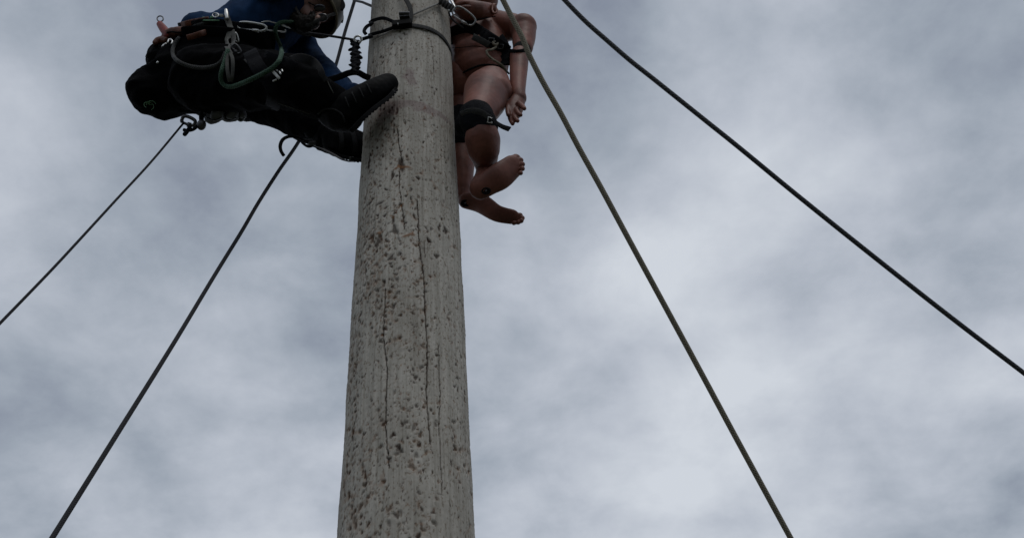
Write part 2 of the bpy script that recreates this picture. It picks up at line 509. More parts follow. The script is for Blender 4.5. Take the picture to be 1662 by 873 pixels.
# climbing-spur gouges: many low on the pole, fewer higher, clustered
def density(t, z):
    side = 0.3 + 0.7 * max(0, math.cos(t - math.radians(222))) ** 1.3
    low = min(1.0, max(0.26, (4.5 - z) / 1.2))
    return side * low
cnt = 0; tries = 0
while cnt < 6500 and tries < 220000:
    tries += 1
    t = rng.uniform(0, 2 * np.pi); z = rng.uniform(1.9, 5.2)
    if rng.uniform() > density(t, z): continue
    if noise.noise(V((math.cos(t) * 2.2, math.sin(t) * 2.2, z * 2.6))) < rng.uniform(-0.5, 0.35): continue
    k = rng.uniform() ** 3.0
    hw = 0.0012 + 0.0030 * k; hh = hw * rng.uniform(0.7, 2.6)
    if z < 3.3: hw *= 1.2
    patch(t, z, hw, hh, 0.0008 + 0.0022 * k, rng.uniform(0.4, 1.0), rng.normal(0, 0.5), rng.uniform(.2, .6))
    if rng.uniform() < .35: patch(t + rng.normal(0, .01), z + rng.normal(0, .003), hw * 2.0, hh * 1.7, 0.0003, rng.uniform(.12, .35), rng.normal(0, .5), .9, chan=orange)
    if rng.uniform() < 0.10: patch(t + rng.normal(0, .015), z + rng.normal(0, .004), 0.0022, 0.003, 0.0, rng.uniform(.2, .7), 0, .8, chan=orange)
    cnt += 1
for _ in range(2200):          # fine nicks everywhere
    patch(rng.uniform(0, 6.283), rng.uniform(1.9, 5.2), 0.0013, rng.uniform(0.0015, 0.006), 0.0008, rng.uniform(.4, .95), rng.normal(0, .3), .6)
for _ in range(70):           # shallow cross scuffs
    patch(rng.uniform(0, 6.283), rng.uniform(1.9, 5.2), rng.uniform(0.006, 0.016), 0.0011, 0.0006, 0.5, rng.normal(0, .3), .3)
# the large marks the picture shows one by one
for px, py, a, b, dd in [(599, 265, 5, 11, 1), (637, 285, 4, 5, .9), (651, 266, 6, 12, .9), (696, 391, 5, 3, 1), (700, 372, 2, 3, .6), (679, 289, 3, 3, 1),
                         (612, 392, 4, 7, .8), (640, 372, 4, 9, .7), (617, 384, 3, 5, .8), (725, 374, 4, 7, .9), (709, 416, 4, 4, .8), (600, 330, 5, 3, .8),
                         (616, 330, 7, 2, .8), (638, 357, 3, 5, .8), (624, 350, 2, 3, .9), (650, 332, 4, 3, .9), (604, 385, 3, 8, .7), (634, 418, 4, 4, .8),
                         (667, 322, 2, 3, .8), (593, 440, 4, 4, .7), (617, 94, 2.2, 2.2, 1), (611, 108, 1.6, 2, 1), (633, 89, 2, 2, .9), (709, 145, 1.8, 2.5, 1),
                         (706, 150, 1.6, 3.5, 1), (702, 142, 1.6, 2.5, .8), (683, 163, 1.8, 1.8, .8), (660, 152, 1.6, 1.6, .7), (718, 58, 1.6, 1.6, .7), (676, 96, 2, 2, .8)]:
    t, z = th_of(px, py)
    patch(t, z, a * 0.0017, b * 0.0023, 0.003, dd, 0, 0.6)
for px, py, a in [(668, 380, 5), (649, 270, 6), (616, 378, 4), (702, 186, 3), (690, 175, 4), (638, 352, 3), (652, 332, 3)]:
    t, z = th_of(px, py); patch(t, z, a * 0.0015, a * 0.0018, -0.001, .8, 0, .9, chan=orange)
for px, py, a, b in [(640, 172, 26, 9), (690, 175, 30, 10), (665, 125, 10, 12), (622, 185, 14, 10)]:
    t, z = th_of(px, py); patch(t, z, a * 0.0021, b * 0.003, 0, .45, 0, .7, chan=stain)
def crack(pts, wpx=1.1, depth=0.007):
    pr = [th_of(*p) for p in pts]
    for (t0, z0), (t1, z1) in zip(pr, pr[1:]):
        n = max(2, int(abs(z1 - z0) / 0.004))
        for k in range(n):
            f = k / n; j = 0.0025 * noise.noise(V((z0 * 30 + f * 9, t0 * 7, 1))) / 0.15
            wob = 0.7 + 0.7 * abs(noise.noise(V((f * 7, z0 * 11, 4))))
            patch(t0 + (t1 - t0) * f + j, z0 + (z1 - z0) * f, wpx * 0.0016 * wob, 0.005, depth * wob * .5, 1.0, 0, 0.2)
crack([(645, 210), (647, 235), (652, 258), (648, 280), (648, 305), (651, 325), (654, 350), (657, 372)], 0.8)
crack([(677, 325), (679, 352), (679, 378), (681, 402), (684, 425), (688, 450), (690, 500), (694, 560), (693, 640), (699, 720)], 1.1)
crack([(699, 62), (702, 80), (704, 100), (705, 130)], 0.7, 0.004)
crack([(733, 330), (738, 350), (742, 375), (744, 410)], 0.8, 0.004)
crack([(625, 470), (622, 540), (628, 600), (626, 690), (631, 760)], 0.9)
crack([(713, 560), (716, 640), (713, 700), (719, 800)], 0.8)
crack([(688, 395), (690, 420)], 0.5, 0.003)
crack([(672, 255), (674, 262)], 0.5, .002)
XX = PX + (rad + disp) * np.cos(TT); YY = PY + (rad + disp) * np.sin(TT)
co = np.stack([XX - PX, YY - PY, ZZ], -1).reshape(-1, 3)
idx = np.arange(NA * NZ).reshape(NZ, NA)
q = np.stack([idx[:-1, :], np.roll(idx, -1, 1)[:-1, :], np.roll(idx, -1, 1)[1:, :], idx[1:, :]], -1).reshape(-1, 4)
me = bpy.data.meshes.new('utility_pole')
me.vertices.add(len(co)); me.vertices.foreach_set('co', co.astype(np.float32).ravel())
me.loops.add(q.size); me.loops.foreach_set('vertex_index', q.astype(np.int32).ravel())
me.polygons.add(len(q)); me.polygons.foreach_set('loop_start', np.arange(0, q.size, 4, dtype=np.int32))
me.polygons.foreach_set('loop_total', np.full(len(q), 4, dtype=np.int32))
me.update(calc_edges=True)
ca_ = me.attributes.new('wear', 'FLOAT_COLOR', 'POINT')
ca_.data.foreach_set('color', np.stack([wear, orange, stain, np.ones_like(wear)], -1).astype(np.float32).ravel())
pole = link('utility_pole', me, M_wood)
pole.location = (PX, PY, 0)
tag(pole, 'weathered grey wooden utility pole covered in climbing spur gouges', 'pole')
def pole_pt(px, py, off=0.0):
    t, z = th_of(px, py); r_ = pole_r(z) + off
    return V((PX + r_ * math.cos(t), PY + r_ * math.sin(t), z))
def pole_n(i, p):
    return V((p.x - PX, p.y - PY, 0)).normalized()

# ------------------------------------------------------------------ climber
climber = thing('person', at(300, 190, 1.95), 'bearded climber in navy top and helmet leaning back with boots against the pole', 'person')
def chain_legs(k=1.0):
    return [
        [(266, 142, 1.98, 44 * k), (300, 128, 1.97, 58 * k), (345, 112, 1.97, 60 * k), (392, 92, 1.98, 48 * k)],
        [(330, 128, 1.84, 54 * k), (400, 128, 1.80, 50 * k), (455, 132, 1.76, 44 * k), (492, 140, 1.74, 40 * k)],
        [(494, 142, 1.74, 40 * k), (520, 160, 1.78, 36 * k), (552, 178, 1.83, 29 * k)],
        [(330, 135, 2.08, 52 * k), (400, 148, 2.1, 46 * k), (452, 165, 2.1, 41 * k), (480, 180, 2.1, 39 * k)],
        [(480, 180, 2.1, 39 * k), (515, 205, 2.1, 33 * k), (548, 224, 2.09, 28 * k)],
    ]
torso_ch = [[(340, 78, 1.98, 44, 1.2), (385, 56, 1.98, 50, 1.3), (430, 34, 2.0, 54, 1.4), (462, 12, 2.0, 48, 1.5)]]
far_arm = [[(462, 44, 2.12, 34), (488, 78, 2.17, 27), (515, 111, 2.18, 24), (548, 141, 2.12, 20), (578, 157, 2.05, 16)]]
near_arm = [[(440, -25, 1.84, 34), (480, -60, 1.74, 27), (530, -70, 1.72, 22), (580, -62, 1.78, 18)]]
body_bm = bmesh.new()
for c in chain_legs(0.84) + [[(a, b, y, r * .86, k) for a, b, y, r, k in torso_ch[0]]] + [[(a, b, y, r * .84) for a, b, y, r in far_arm[0]]] + [[(a, b, y, r * .84) for a, b, y, r in near_arm[0]]]:
    limb(body_bm, c)
limb(body_bm, [(548, 178, 1.83, 18), (590, 160, 1.82, 16), (628, 142, 1.81, 12)])
limb(body_bm, [(548, 222, 2.09, 18), (580, 236, 2.06, 14), (610, 240, 2.05, 10)])
limb(body_bm, [(452, 8, 2.0, 26), (480, 10, 1.99, 24), (496, 12, 1.98, 26)])       # neck
def hand(bm, wrist, tip, s=1.0, side=1, spread=0.35, curl=0.5, palm=None):
    """palm, four unequal bent fingers and a thumb leaving the side of the palm"""
    D = (tip - wrist).normalized()
    vw = palm if palm else (wrist - CAM).normalized()
    Sd = D.cross(vw).normalized() * side
    Nn = Sd.cross(D).normalized()
    if Nn.dot(vw) < 0: Nn = -Nn
    limbw(bm, [[*(wrist), .024 * s, .8], [*(wrist + D * .035 * s), .034 * s, .55], [*(wrist + D * .075 * s), .040 * s, .42], [*(wrist + D * .092 * s), .037 * s, .42]], 16, 3, ref=Nn)
    for i, (o_, ln) in enumerate(zip((-.030, -.010, .010, .029), (.068, .080, .075, .058))):
        b0 = wrist + D * .082 * s + Sd * o_ * s
        dr = (D + Sd * o_ * spread * 12).normalized()
        c1 = b0 + dr * ln * .45 * s + Nn * 0.1 * curl * ln * s
        c2 = c1 + (dr + Nn * curl * .8).normalized() * ln * .33 * s
        c3 = c2 + (dr + Nn * curl * 1.7).normalized() * ln * .25 * s
        limbw(bm, [[*(b0 - dr * .02 * s), .0095 * s, 1], [*c1, .0092 * s, 1], [*c2, .0085 * s, 1], [*c3, .0072 * s, 1]], 10, 3, ref=Nn)
    b0 = wrist + D * .025 * s - Sd * .024 * s
    c1 = b0 + (D * .7 - Sd * .7) .normalized() * .034 * s
    c2 = c1 + (D * .95 - Sd * .3 + Nn * .3).normalized() * .032 * s
    limbw(bm, [[*b0, .014 * s, 1], [*c1, .0125 * s, 1], [*c2, .0095 * s, 1]], 10, 3, ref=Nn)
hand(body_bm, at(578, 157, 2.05), at(600, 150, 1.98), 0.95, 1, .3, .9)
hand(body_bm, at(584, -62, 1.78), at(620, -55, 1.84), 0.95, 1, .3, .9)
# head: crown towards the pole, face turned down to the right
HX, HY, HZ = 503, 10, 1.98
hs = sc(HX, HY, HZ); hc = at(HX, HY, HZ)
def hp(x, y, d=0.0):            # point by view offset from the head centre, d metres nearer
    return at(HX + x, HY + y, HZ) - F * d
limbw(body_bm, [[*hp(-18, 2, .01), .058, 1], [*hp(-2, 2, .012), .074, 1.1], [*hp(22, -2), .066, 1.1]], 24, 4)
limbw(body_bm, [[*hp(-14, 8, .01), .050, 1], [*hp(0, 22, .02), .040, 1], [*hp(8, 31, .03), .028, .9]], 20, 4)   # jaw and chin
limbw(body_bm, [[*hp(22, 20, .055), .010, 1], [*hp(19, 30, .075), .012, 1]], 12, 3)              # nose
ell(body_bm, hp(15, 24, .055), .020, .014, .012)                                                # lips under the beard
for dx, dy in ((28, 12), (30, 26)):
    ell(body_bm, hp(dx - 4, dy, .05), .014, .014, .014)                                          # eyes
cx_, cy_ = -29, -4                                                                              # ear
for k in range(12):
    a = k / 12 * 5.2
    ell(body_bm, hp(cx_ + 5 * math.cos(a), cy_ + 9 * math.sin(a), .100), .007, .010, .007, seg=10)
ell(body_bm, hp(cx_, cy_, .080), .014, .034, .018, seg=12)
body = fuse('body', body_bm, M_skin, climber, 0.0055, 4)

bm = bmesh.new()
for c in chain_legs(): limb(bm, c, 28, 5)
ellpx(bm, 247, 150, 1.97, 36, 36, 50, 4)
ellpx(bm, 266, 158, 2.0, 40, 34, 50, -5)
ellpx(bm, 488, 124, 1.72, 34, 26, 34, -20)
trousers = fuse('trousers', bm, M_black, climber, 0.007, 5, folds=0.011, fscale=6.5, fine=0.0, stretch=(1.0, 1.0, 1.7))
bm = bmesh.new()
for c in torso_ch + far_arm + near_arm: limb(bm, c, 28, 5)
ellpx(bm, 452, 6, 1.98, 44, 40, 70)
ellpx(bm, 330, 52, 1.98, 34, 26, 60, 20)
ellpx(bm, 466, 40, 2.08, 36, 32, 40)
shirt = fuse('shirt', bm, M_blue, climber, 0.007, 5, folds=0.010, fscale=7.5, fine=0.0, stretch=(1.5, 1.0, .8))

# knee patch panels
BT, = bvh_of(trousers); BS, = bvh_of(shirt); BB, = bvh_of(body)
CB = [BT, BS, BB]
bm = bmesh.new()
ribbon(bm, spline([onto([BT], x, y, 1.72, .003) for x, y in ((470, 101), (486, 101), (503, 106), (517, 117), (528, 133))], 8), lambda u: .020 + .035 * math.sin(math.pi * min(1, u + .1)), .004)
o = frombm('knee_patch', bm, M_knee, trousers)
bm = bmesh.new()
tube(bm, [onto([BT], x, y, 1.72, .002) for x, y in spline([(508, 101), (520, 112), (528, 126), (541, 152)], 6)], .0018, 6)
tube(bm, [onto([BT], x, y, 1.72, .002) for x, y in spline([(452, 168), (470, 174), (488, 180), (502, 185)], 6)], .0016, 6)
frombm('piping', bm, M_webl, trousers)
bm = bmesh.new()          # green stitched swirl on the seat
for k in range(5):
    r1 = 3 + 1.6 * k; cxp, cyp = 240 + (k % 2) * 5, 167 + (k // 2) * 3
    tube(bm, [onto([BT], cxp + r1 * math.cos(a * .35 + k), cyp + r1 * .75 * math.sin(a * .35 + k), 1.9, .0015) for a in range(10)], .0012, 5)
frombm('stitched_mark', bm, M_green, trousers)

# beard: short rough hair over jaw
bm = bmesh.new()
limbw(bm, [[*hp(-28, 16, .03), .022, 1], [*hp(-18, 27, .04), .028, 1], [*hp(-4, 35, .045), .032, 1], [*hp(10, 32, .055), .024, 1]], 20, 4)
limbw(bm, [[*hp(10, 22, .062), .012, 1], [*hp(16, 30, .07), .012, 1]], 10, 2)
beard = fuse('beard', bm, M_hair, climber, 0.004, 1, folds=.003, fscale=40, fine=.003)
# dense stubble hairs
bm = bmesh.new()
mv = beard.data.vertices
for i in range(0, len(mv), 3):
    v = mv[i]; n_ = v.normal; p = v.co
    if (CAM - p).dot(n_) < -.3: continue
    dr = (n_ + V((random.gauss(0, .4), random.gauss(0, .4), random.gauss(0, .4) - .3))).normalized() * random.uniform(.005, .012)
    sd_ = dr.cross(n_ + V((.1, .2, .3))).normalized() * .0007
    a = bm.verts.new(p - sd_); b = bm.verts.new(p + sd_); c = bm.verts.new(p + dr)
    bm.faces.new((a, b, c))
frombm('whiskers', bm, M_hair, beard)

# helmet: dome whose open side faces down and towards the camera
hbm = bmesh.new()
ax = (CR * 0.42 + F * 0.55 + CU * 0.42 + V((0, 0, .15))).normalized()   # crown direction
hcen = hp(6, 4, .012)
e1 = ax.cross(F).normalized(); e2 = ax.cross(e1).normalized()
RA, RB = .118, .108
def dome(bm, s, t0, t1, flip=False, n=56, m=16, tilt=0.0):
    rings = []
    for i in range(m + 1):
        a = t0 + (t1 - t0) * i / m
        rings.append([bm.verts.new(hcen + e1 * (RA * s * math.sin(a) * math.cos(2 * math.pi * k / n)) + e2 * (RB * s * math.sin(a) * math.sin(2 * math.pi * k / n)) + ax * (.105 * s * math.cos(a))) for k in range(n)])
    for i in range(m):
        for k in range(n):
            bm.faces.new((rings[i][k], rings[i][(k + 1) % n], rings[i + 1][(k + 1) % n], rings[i + 1][k]))
    return rings
o_ = dome(hbm, 1.0, .02, 1.72); i_ = dome(hbm, .955, .02, 1.72)
for k in range(56):
    hbm.faces.new((o_[-1][k], o_[-1][(k + 1) % 56], i_[-1][(k + 1) % 56], i_[-1][k]))
hbm.faces.new(o_[0]); hbm.faces.new(i_[0][::-1])
helmet = frombm('helmet', hbm, M_helmet, climber)
bm = bmesh.new()
tube(bm, [hcen + e1 * (RA * 1.0 * math.cos(a)) + e2 * (RB * 1.0 * math.sin(a)) - ax * .014 for a in np.linspace(0, 2 * math.pi, 48, endpoint=False)], .0055, 8, closed=True)
frombm('rim', bm, M_rim, helmet)
bm = bmesh.new()
tube(bm, [hcen + e1 * (RA * .93 * math.cos(a)) + e2 * (RB * .93 * math.sin(a)) + ax * .004 for a in np.linspace(0, 2 * math.pi, 48, endpoint=False)], .008, 8, closed=True)
frombm('lining', bm, M_lining, helmet)
for k in range(6):          # vent ribs on the shell
    bm = bmesh.new()
    a0 = k * math.pi / 3
    tube(bm, [hcen + (e1 * (RA * math.cos(a0)) + e2 * (RB * math.sin(a0))) * math.sin(t) * 1.01 + ax * (.106 * math.cos(t)) for t in np.linspace(.35, 1.25, 10)], .0045, 6)
    frombm('vent_rib', bm, M_helmet, helmet)
bm = bmesh.new()
ribbon(bm, spline([hp(44, 16, .03), hp(32, 26, .07), hp(18, 35, .085), hp(6, 40, .075), hp(-4, 38, .06)], 6), .012, .002)
ribbon(bm, spline([hp(-14, -16, .07), hp(-18, 2, .082), hp(-12, 18, .088), hp(-2, 34, .08)], 6), .010, .002)
frombm('chin_strap', bm, M_webg, helmet)
bm = bmesh.new()
tube(bm, [hp(-26, -8, .07), hp(-2, 0, .082), hp(12, 8, .08), hp(20, 10, .076)], .0025, 8)
gls = frombm('safety_glasses', bm, M_lining, climber)
for dx, dy in ((22, 12), (26, 27)):
    bm = bmesh.new()
    ell(bm, hp(dx, dy, .070), .022, .006, .015, Matrix((CR, F, CU)).transposed(), 20)
    frombm('lens', bm, M_glass, gls)

bm = bmesh.new()
limbw(bm, [[*hp(53, -6, .03), .008, .6], [*hp(56, 3, .03), .009, .6], [*hp(54, 10, .03), .006, .6]], 10, 3)
frombm('lamp_clip', bm, M_web, helmet)
bm = bmesh.new()
tube(bm, [hp(10, 40, .075), hp(14, 36, .08), hp(19, 31, .08)], .0045, 8)
frombm('strap_slider', bm, M_webl, helmet)

# boots
def boot(chain, toe, sole_pts, Y, name='boot', lace=None, side=1):
    b_ = bmesh.new()
    for c in chain: limb(b_, c, 24, 5)
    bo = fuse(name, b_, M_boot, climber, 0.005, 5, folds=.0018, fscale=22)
    b_ = bmesh.new()
    sp = [at(*p[:3]) for p in sole_pts]
    q = spline(sp, 8)
    # lugged sole slab swept heel to toe, its width across the view
    rings = []
    for i, p in enumerate(q):
        T = (q[min(len(q) - 1, i + 1)] - q[max(0, i - 1)]).normalized()
        vw = (p - CAM).normalized(); Nn = T.cross(vw).normalized() * side
        u = i / (len(q) - 1)
        wd = (.040 + .012 * math.sin(u * 3.1)) * (1 if .05 < u < .93 else .72)
        tk = .012
        rings.append([b_.verts.new(p + vw * a - Nn * b) for a, b in ((-wd, 0), (wd, 0), (wd, tk), (-wd, tk))])
    for i in range(len(rings) - 1):
        for k in range(4): b_.faces.new((rings[i][k], rings[i][(k + 1) % 4], rings[i + 1][(k + 1) % 4], rings[i + 1][k]))
    b_.faces.new(rings[0]); b_.faces.new(rings[-1])
    for i in range(1, len(q) - 1, 2):
        p = q[i] ; T = (q[i + 1] - q[i - 1]).normalized(); vw = (p - CAM).normalized(); Nn = T.cross(vw).normalized() * side
        box(b_, p - Nn * .0125, T, vw, Nn, .009, .078, .005)
    frombm('sole', b_, M_rubber, bo, False, .0015)
    return bo
boot1 = boot([[(540, 176, 1.82, 31), (552, 184, 1.82, 31), (562, 188, 1.82, 28)],
              [(556, 186, 1.82, 29), (578, 170, 1.80, 27), (604, 153, 1.79, 23), (630, 136, 1.80, 17)]],
             None, [(566, 211, 1.80), (584, 192, 1.79), (604, 174, 1.79), (628, 156, 1.80), (641, 141, 1.80)], 1.8)
boot2 = boot([[(520, 208, 2.1, 31), (540, 220, 2.09, 29), (556, 229, 2.08, 25)],
              [(548, 226, 2.09, 29), (572, 234, 2.07, 25), (598, 240, 2.06, 20)]],
             None, [(530, 240, 2.09), (552, 250, 2.08), (572, 255, 2.07), (600, 260, 2.06)], 2.08)
BO1, BO2 = bvh_of(boot1, boot2)
CB2 = CB + [BO1, BO2]
for bo, pts_ in ((boot1, [((560, 158), (567, 175)), ((571, 150), (579, 168)), ((583, 143), (591, 160)), ((595, 136), (603, 152))]),):
    for a, b in pts_:
        bm = bmesh.new()
        tube(bm, [onto([BO1], a[0] + (b[0] - a[0]) * t, a[1] + (b[1] - a[1]) * t, 1.8, .003) for t in np.linspace(0, 1, 6)], .0022, 6)
        frombm('lace', bm, M_knee, bo)
bm = bmesh.new()
tube(bm, [onto([BO1, BT], x, y, 1.78, .002) for x, y in spline([(516, 185), (526, 178), (542, 178), (555, 186), (560, 198)], 6)], .003, 6)
frombm('ankle_seam', bm, M_knee, boot1)

# ------------------------------------------------------------------ pole climbing spurs
for (pts_, hook, lab, Y) in (
        ([(500, 236), (520, 241), (540, 250), (556, 259), (566, 262)], (568, 258, 574, 263), 'dark steel climbing spur strapped under the lower boot behind the pole', 2.08),):
    t = thing('climbing_spur', at(540, 250, Y), lab, 'climbing spur')
    bm = bmesh.new()
    ribbon(bm, spline([at(x, y, Y - .03) for x, y in pts_], 8), .018, .005, normal=lambda i, p: CU)
    frombm('shank', bm, M_dsteel, t)
    bm = bmesh.new()
    box(bm, at(571, 259, Y - .03), CR, F, CU, .016, .02, .016)
    tube(bm, [at(566, 255, Y - .03), at(575, 262, Y - .02), at(586, 260, Y)], .004, 8)
    frombm('gaff', bm, M_dsteel, t, False, .001)
    bm = bmesh.new()
    tube(bm, [at(x, y, Y - .05) for x, y in spline([(506, 229), (497, 229), (488, 224), (490, 231), (500, 238), (510, 236)], 6)], .0045, 8)
    frombm('ankle_strap', bm, M_web, t)
    for qs in ([(548, 200), (553, 215), (555, 232), (552, 248)], [(572, 214), (576, 228), (577, 242), (575, 256)]):
        bm = bmesh.new()
        ribbon(bm, [onto([BO2], x, y, 2.05, .004) for x, y in spline(qs, 6)], .016, .005)
        frombm('foot_strap', bm, M_knee, t)
    bm = bmesh.new(); box(bm, at(507, 233, Y - .06), CR, F, CU, .022, .012, .014)
    frombm('buckle', bm, M_dsteel, t, False, .002)
bm = bmesh.new()
ribbon(bm, spline([at(x, y, 2.0) for x, y in ((490, 225), (479, 222), (468, 222), (459, 227), (455, 236), (456, 245), (460, 252))], 8), .0105, .010, normal=lambda i, p: -F)
strap_tail = frombm('strap_tail', bm, M_web, None)
tag(strap_tail, 'curled black strap tail sticking out under the climber’s knee', 'strap')

# ------------------------------------------------------------------ climbing harness worn by the climber
harn = thing('climbing_harness', at(350, 60, 1.8), 'padded work harness with brown leather belt round the climber’s waist', 'harness')
def on(px, py, Y=1.9, off=.006): return onto(CB, px, py, Y, off)
def strip(name, pts, w_, mt, parent, off=.008, thick=.005, n=8, Y=1.85):
    bm = bmesh.new()
    ribbon(bm, [on(x, y, Y, off) for x, y in spline(pts, n)], w_, thick)
    return frombm(name, bm, mt, parent)
strip('waist_belt', [(292, 47), (315, 43), (345, 40), (380, 45), (420, 50), (462, 54)], .042, M_web, harn, .010, .008)
strip('belt_padding', [(288, 60), (320, 56), (360, 58), (400, 62), (445, 70)], .06, M_black, harn, .004, .012)
strip('leather_panel', [(296, 44), (312, 40), (328, 37), (340, 35)], .034, M_leather, harn, .020, .006)
strip('leather_panel', [(304, 62), (318, 58), (336, 52)], .020, M_leather, harn, .030, .006)
strip('leg_loop', [(405, 84), (418, 108), (436, 130), (446, 155), (440, 180)], .045, M_web, harn, .008, .006)
strip('leg_loop', [(430, 90), (462, 100), (480, 110)], .03, M_web, harn, .006, .005)
bk = strip('label', [(441, 114), (447, 120.5), (453.5, 128)], .0085, M_white, harn, .022, .003, 2)
for (a, b) in (((448, 113), (451, 116)), ((453, 116), (456, 121)), ((443, 132), (449, 129.5)), ((457, 113), (459, 117))):
    strip('metal_tab', [a, ((a[0] + b[0]) / 2, (a[1] + b[1]) / 2), b], .0045, M_steel, harn, .022, .003, 2)
strip('gear_loop', [(397, 97), (403, 103), (413, 106)], .006, M_webg, harn, .012, .004)
# metal slide plate on the belt
bm = bmesh.new()
for x, y, w2, h2 in ((346, 34, 34, 2.4), (333, 30, 9, 4), (344, 29, 6, 4)):
    s_ = sc(x, y, 1.8)
    box(bm, on(x, y, 1.8, .03), CR, F, CU, w2 * s_, .008, h2 * s_)
frombm('slide_plate', bm, M_green, harn, False, .002)
bm = bmesh.new(); s_ = sc(357, 26, 1.8)
box(bm, on(356, 26, 1.8, .032), CR, F, CU, 13 * s_, .008, 4.5 * s_)
tube(bm, [on(350 + 5 * math.cos(a), 25 + 3.4 * math.sin(a), 1.8, .04) for a in np.linspace(0, 6.283, 14, endpoint=False)], .0022, 6, closed=True)
frombm('belt_buckle', bm, M_steel, harn, False, .0015)
# square front buckle
bm = bmesh.new()
tube(bm, [on(x, y, 1.75, .03) for x, y in spline([(424, 37), (434, 35), (443, 37), (452, 39)], 4)], .0028, 8)
tube(bm, [on(x, y, 1.75, .03) for x, y in spline([(431, 49), (440, 50), (452, 51), (462, 52), (463, 48)], 4)], .0028, 8)
tube(bm, [on(x, y, 1.75, .035) for x, y in spline([(456, 41), (464, 43), (473, 46)], 4)], .0036, 8)
frombm('front_buckle', bm, M_steel, harn)
bm = bmesh.new()
tube(bm, [on(x, y, 1.72, .03) for x, y in spline([(470, 38), (480, 46), (492, 52), (503, 54)], 4)], .015, 10)
frombm('front_loop', bm, M_web, harn)

# black pouch at the back of the belt
t = thing('tool_pouch', at(262, 88, 1.95), 'black tool pouch hanging at the back of the harness beside the red handle', 'pouch')
bm = bmesh.new()
limb(bm, [(264, 80, 1.95, 15, 1.6), (258, 94, 1.95, 18, 1.7), (266, 110, 1.95, 20, 1.7)], 20, 4)
limb(bm, [(243, 97, 1.95, 7), (249, 112, 1.95, 8)], 16, 3)
limb(bm, [(256, 73, 1.95, 7), (241, 92, 1.95, 5)], 16, 3)
limb(bm, [(278, 74, 1.93, 14), (300, 68, 1.92, 18), (330, 66, 1.9, 18)], 16, 4)
pch = fuse('pouch_body', bm, M_black, t, .006, 3, folds=.004, fscale=14)
bm = bmesh.new()
BPc, = bvh_of(pch)
ribbon(bm, [onto([BPc], x, y, 1.9, .003) for x, y in spline([(240, 94), (243, 86), (249, 78), (255, 72)], 5)], .012, .004)
frombm('flap_edge', bm, M_knee, t)
bm = bmesh.new(); ell(bm, onto([BPc, BT], 256, 102, 1.9, .003), .005, .005, .005)
frombm('snap_button', bm, M_steel, t)
bm = bmesh.new()
tube(bm, [at(x, y, 1.84) for x, y in spline([(272, 70), (275, 64), (280, 67), (278, 72)], 4)], .003, 8)
tube(bm, [at(x, y, 1.84) for x, y in spline([(263, 76), (266, 73), (270, 71)], 4)], .003, 8)
frombm('clip', bm, M_steel, t)
# leather scabbard + red handle
t = thing('saw_scabbard', at(270, 55, 1.85), 'red brown leather tool holster on the back of the belt with a red handle', 'tool holster')
bm = bmesh.new()
limb(bm, [(268, 57, 1.86, 6, .8), (276, 54, 1.85, 8, .8), (290, 52, 1.84, 8, .8), (312, 49, 1.83, 6, .8)], 16, 5)
limb(bm, [(252, 70, 1.87, 5, .8), (258, 66, 1.87, 6, .8), (270, 65, 1.86, 5, .8)], 16, 5)
hl = fuse('holster_body', bm, M_leather, t, .004, 2, folds=.0025, fscale=30)
BH, = bvh_of(hl)
bm = bmesh.new()
tube(bm, [onto([BH], x, y, 1.85, .002) for x, y in spline([(266, 58), (276, 52), (292, 53), (310, 48)], 6)], .003, 6)
frombm('lace_edge', bm, M_boot, t)
bm = bmesh.new()
limb(bm, [(259, 39, 1.85, 5.2, .7), (265, 47, 1.85, 6.6, .7), (272, 56, 1.85, 7, .7)], 16, 5)
hd = frombm('handle', bm, M_red, t)
bm = bmesh.new()
tube(bm, [at(260 + 5 * math.cos(a), 31 + 4.5 * math.sin(a), 1.85) for a in np.linspace(0, 6.283, 18, endpoint=False)], .0024, 8, closed=True)
frombm('ring', bm, M_dsteel, hd)

# ------------------------------------------------------------------ ropes and hardware on the harness
def free_rope(name, pts, r, mt, label, cat, Y=None, off=None, n=10, closed=False, group=None, parent=None):
    bm = bmesh.new()
    q = spline(pts, n)
    if off is not None:
        raw = [(p, onto(CB2, p[0], p[1], Y, off)) for p in q]
        d = [(x[1] - CAM).dot(F) for x in raw]
        for _ in range(12): d = [min(d[i], (d[max(0, i - 1)] + d[i] + d[min(len(d) - 1, i + 1)]) / 3 + .0) if 0 < i < len(d) - 1 else d[i] for i in range(len(d))]
        w3 = [CAM + ray(p[0], p[1]) * dd for (p, _), dd in zip(raw, d)]
    elif len(pts[0]) > 2: w3 = [at(*p[:3]) for p in q]
    else: w3 = [at(p[0], p[1], Y) for p in q]
    tube(bm, w3, r, 12, closed)
    o = frombm(name, bm, mt, parent)
    if label: tag(o, label, cat, group)
    return o
free_rope('green_rope', [(500, 49), (492, 44), (480, 38), (468, 36), (456, 37), (449, 42), (447, 50), (449, 60), (454, 72), (457, 84), (454, 97), (444, 109), (428, 119), (410, 128), (392, 136), (376, 141), (365, 139), (359, 131), (359, 120), (363, 106), (366, 96), (370, 82)],
          .0072, R_green, 'thick green rope looping down from the front buckle across the climber’s hip', 'rope', 1.75, .036)
free_rope('grey_rope', [(340, 36), (326, 40), (312, 45), (299, 54), (288, 65), (281, 78), (281, 90), (288, 99), (302, 106), (320, 110), (338, 110), (352, 106), (361, 98), (366, 86)],
          .0066, R_dgrey, 'dark grey rope loop hanging over the black trousers near the holster', 'rope', 1.75, .018)
sl = thing('twisted_sling', on(368, 30, 1.75, .03), 'worn grey webbing sling twisted on itself and hanging from the belt', 'sling')
bm = bmesh.new()
A_ = [(367, 25), (371, 38), (377, 52), (379, 66), (373, 80), (369, 96), (369, 112), (371, 126), (373, 133)]
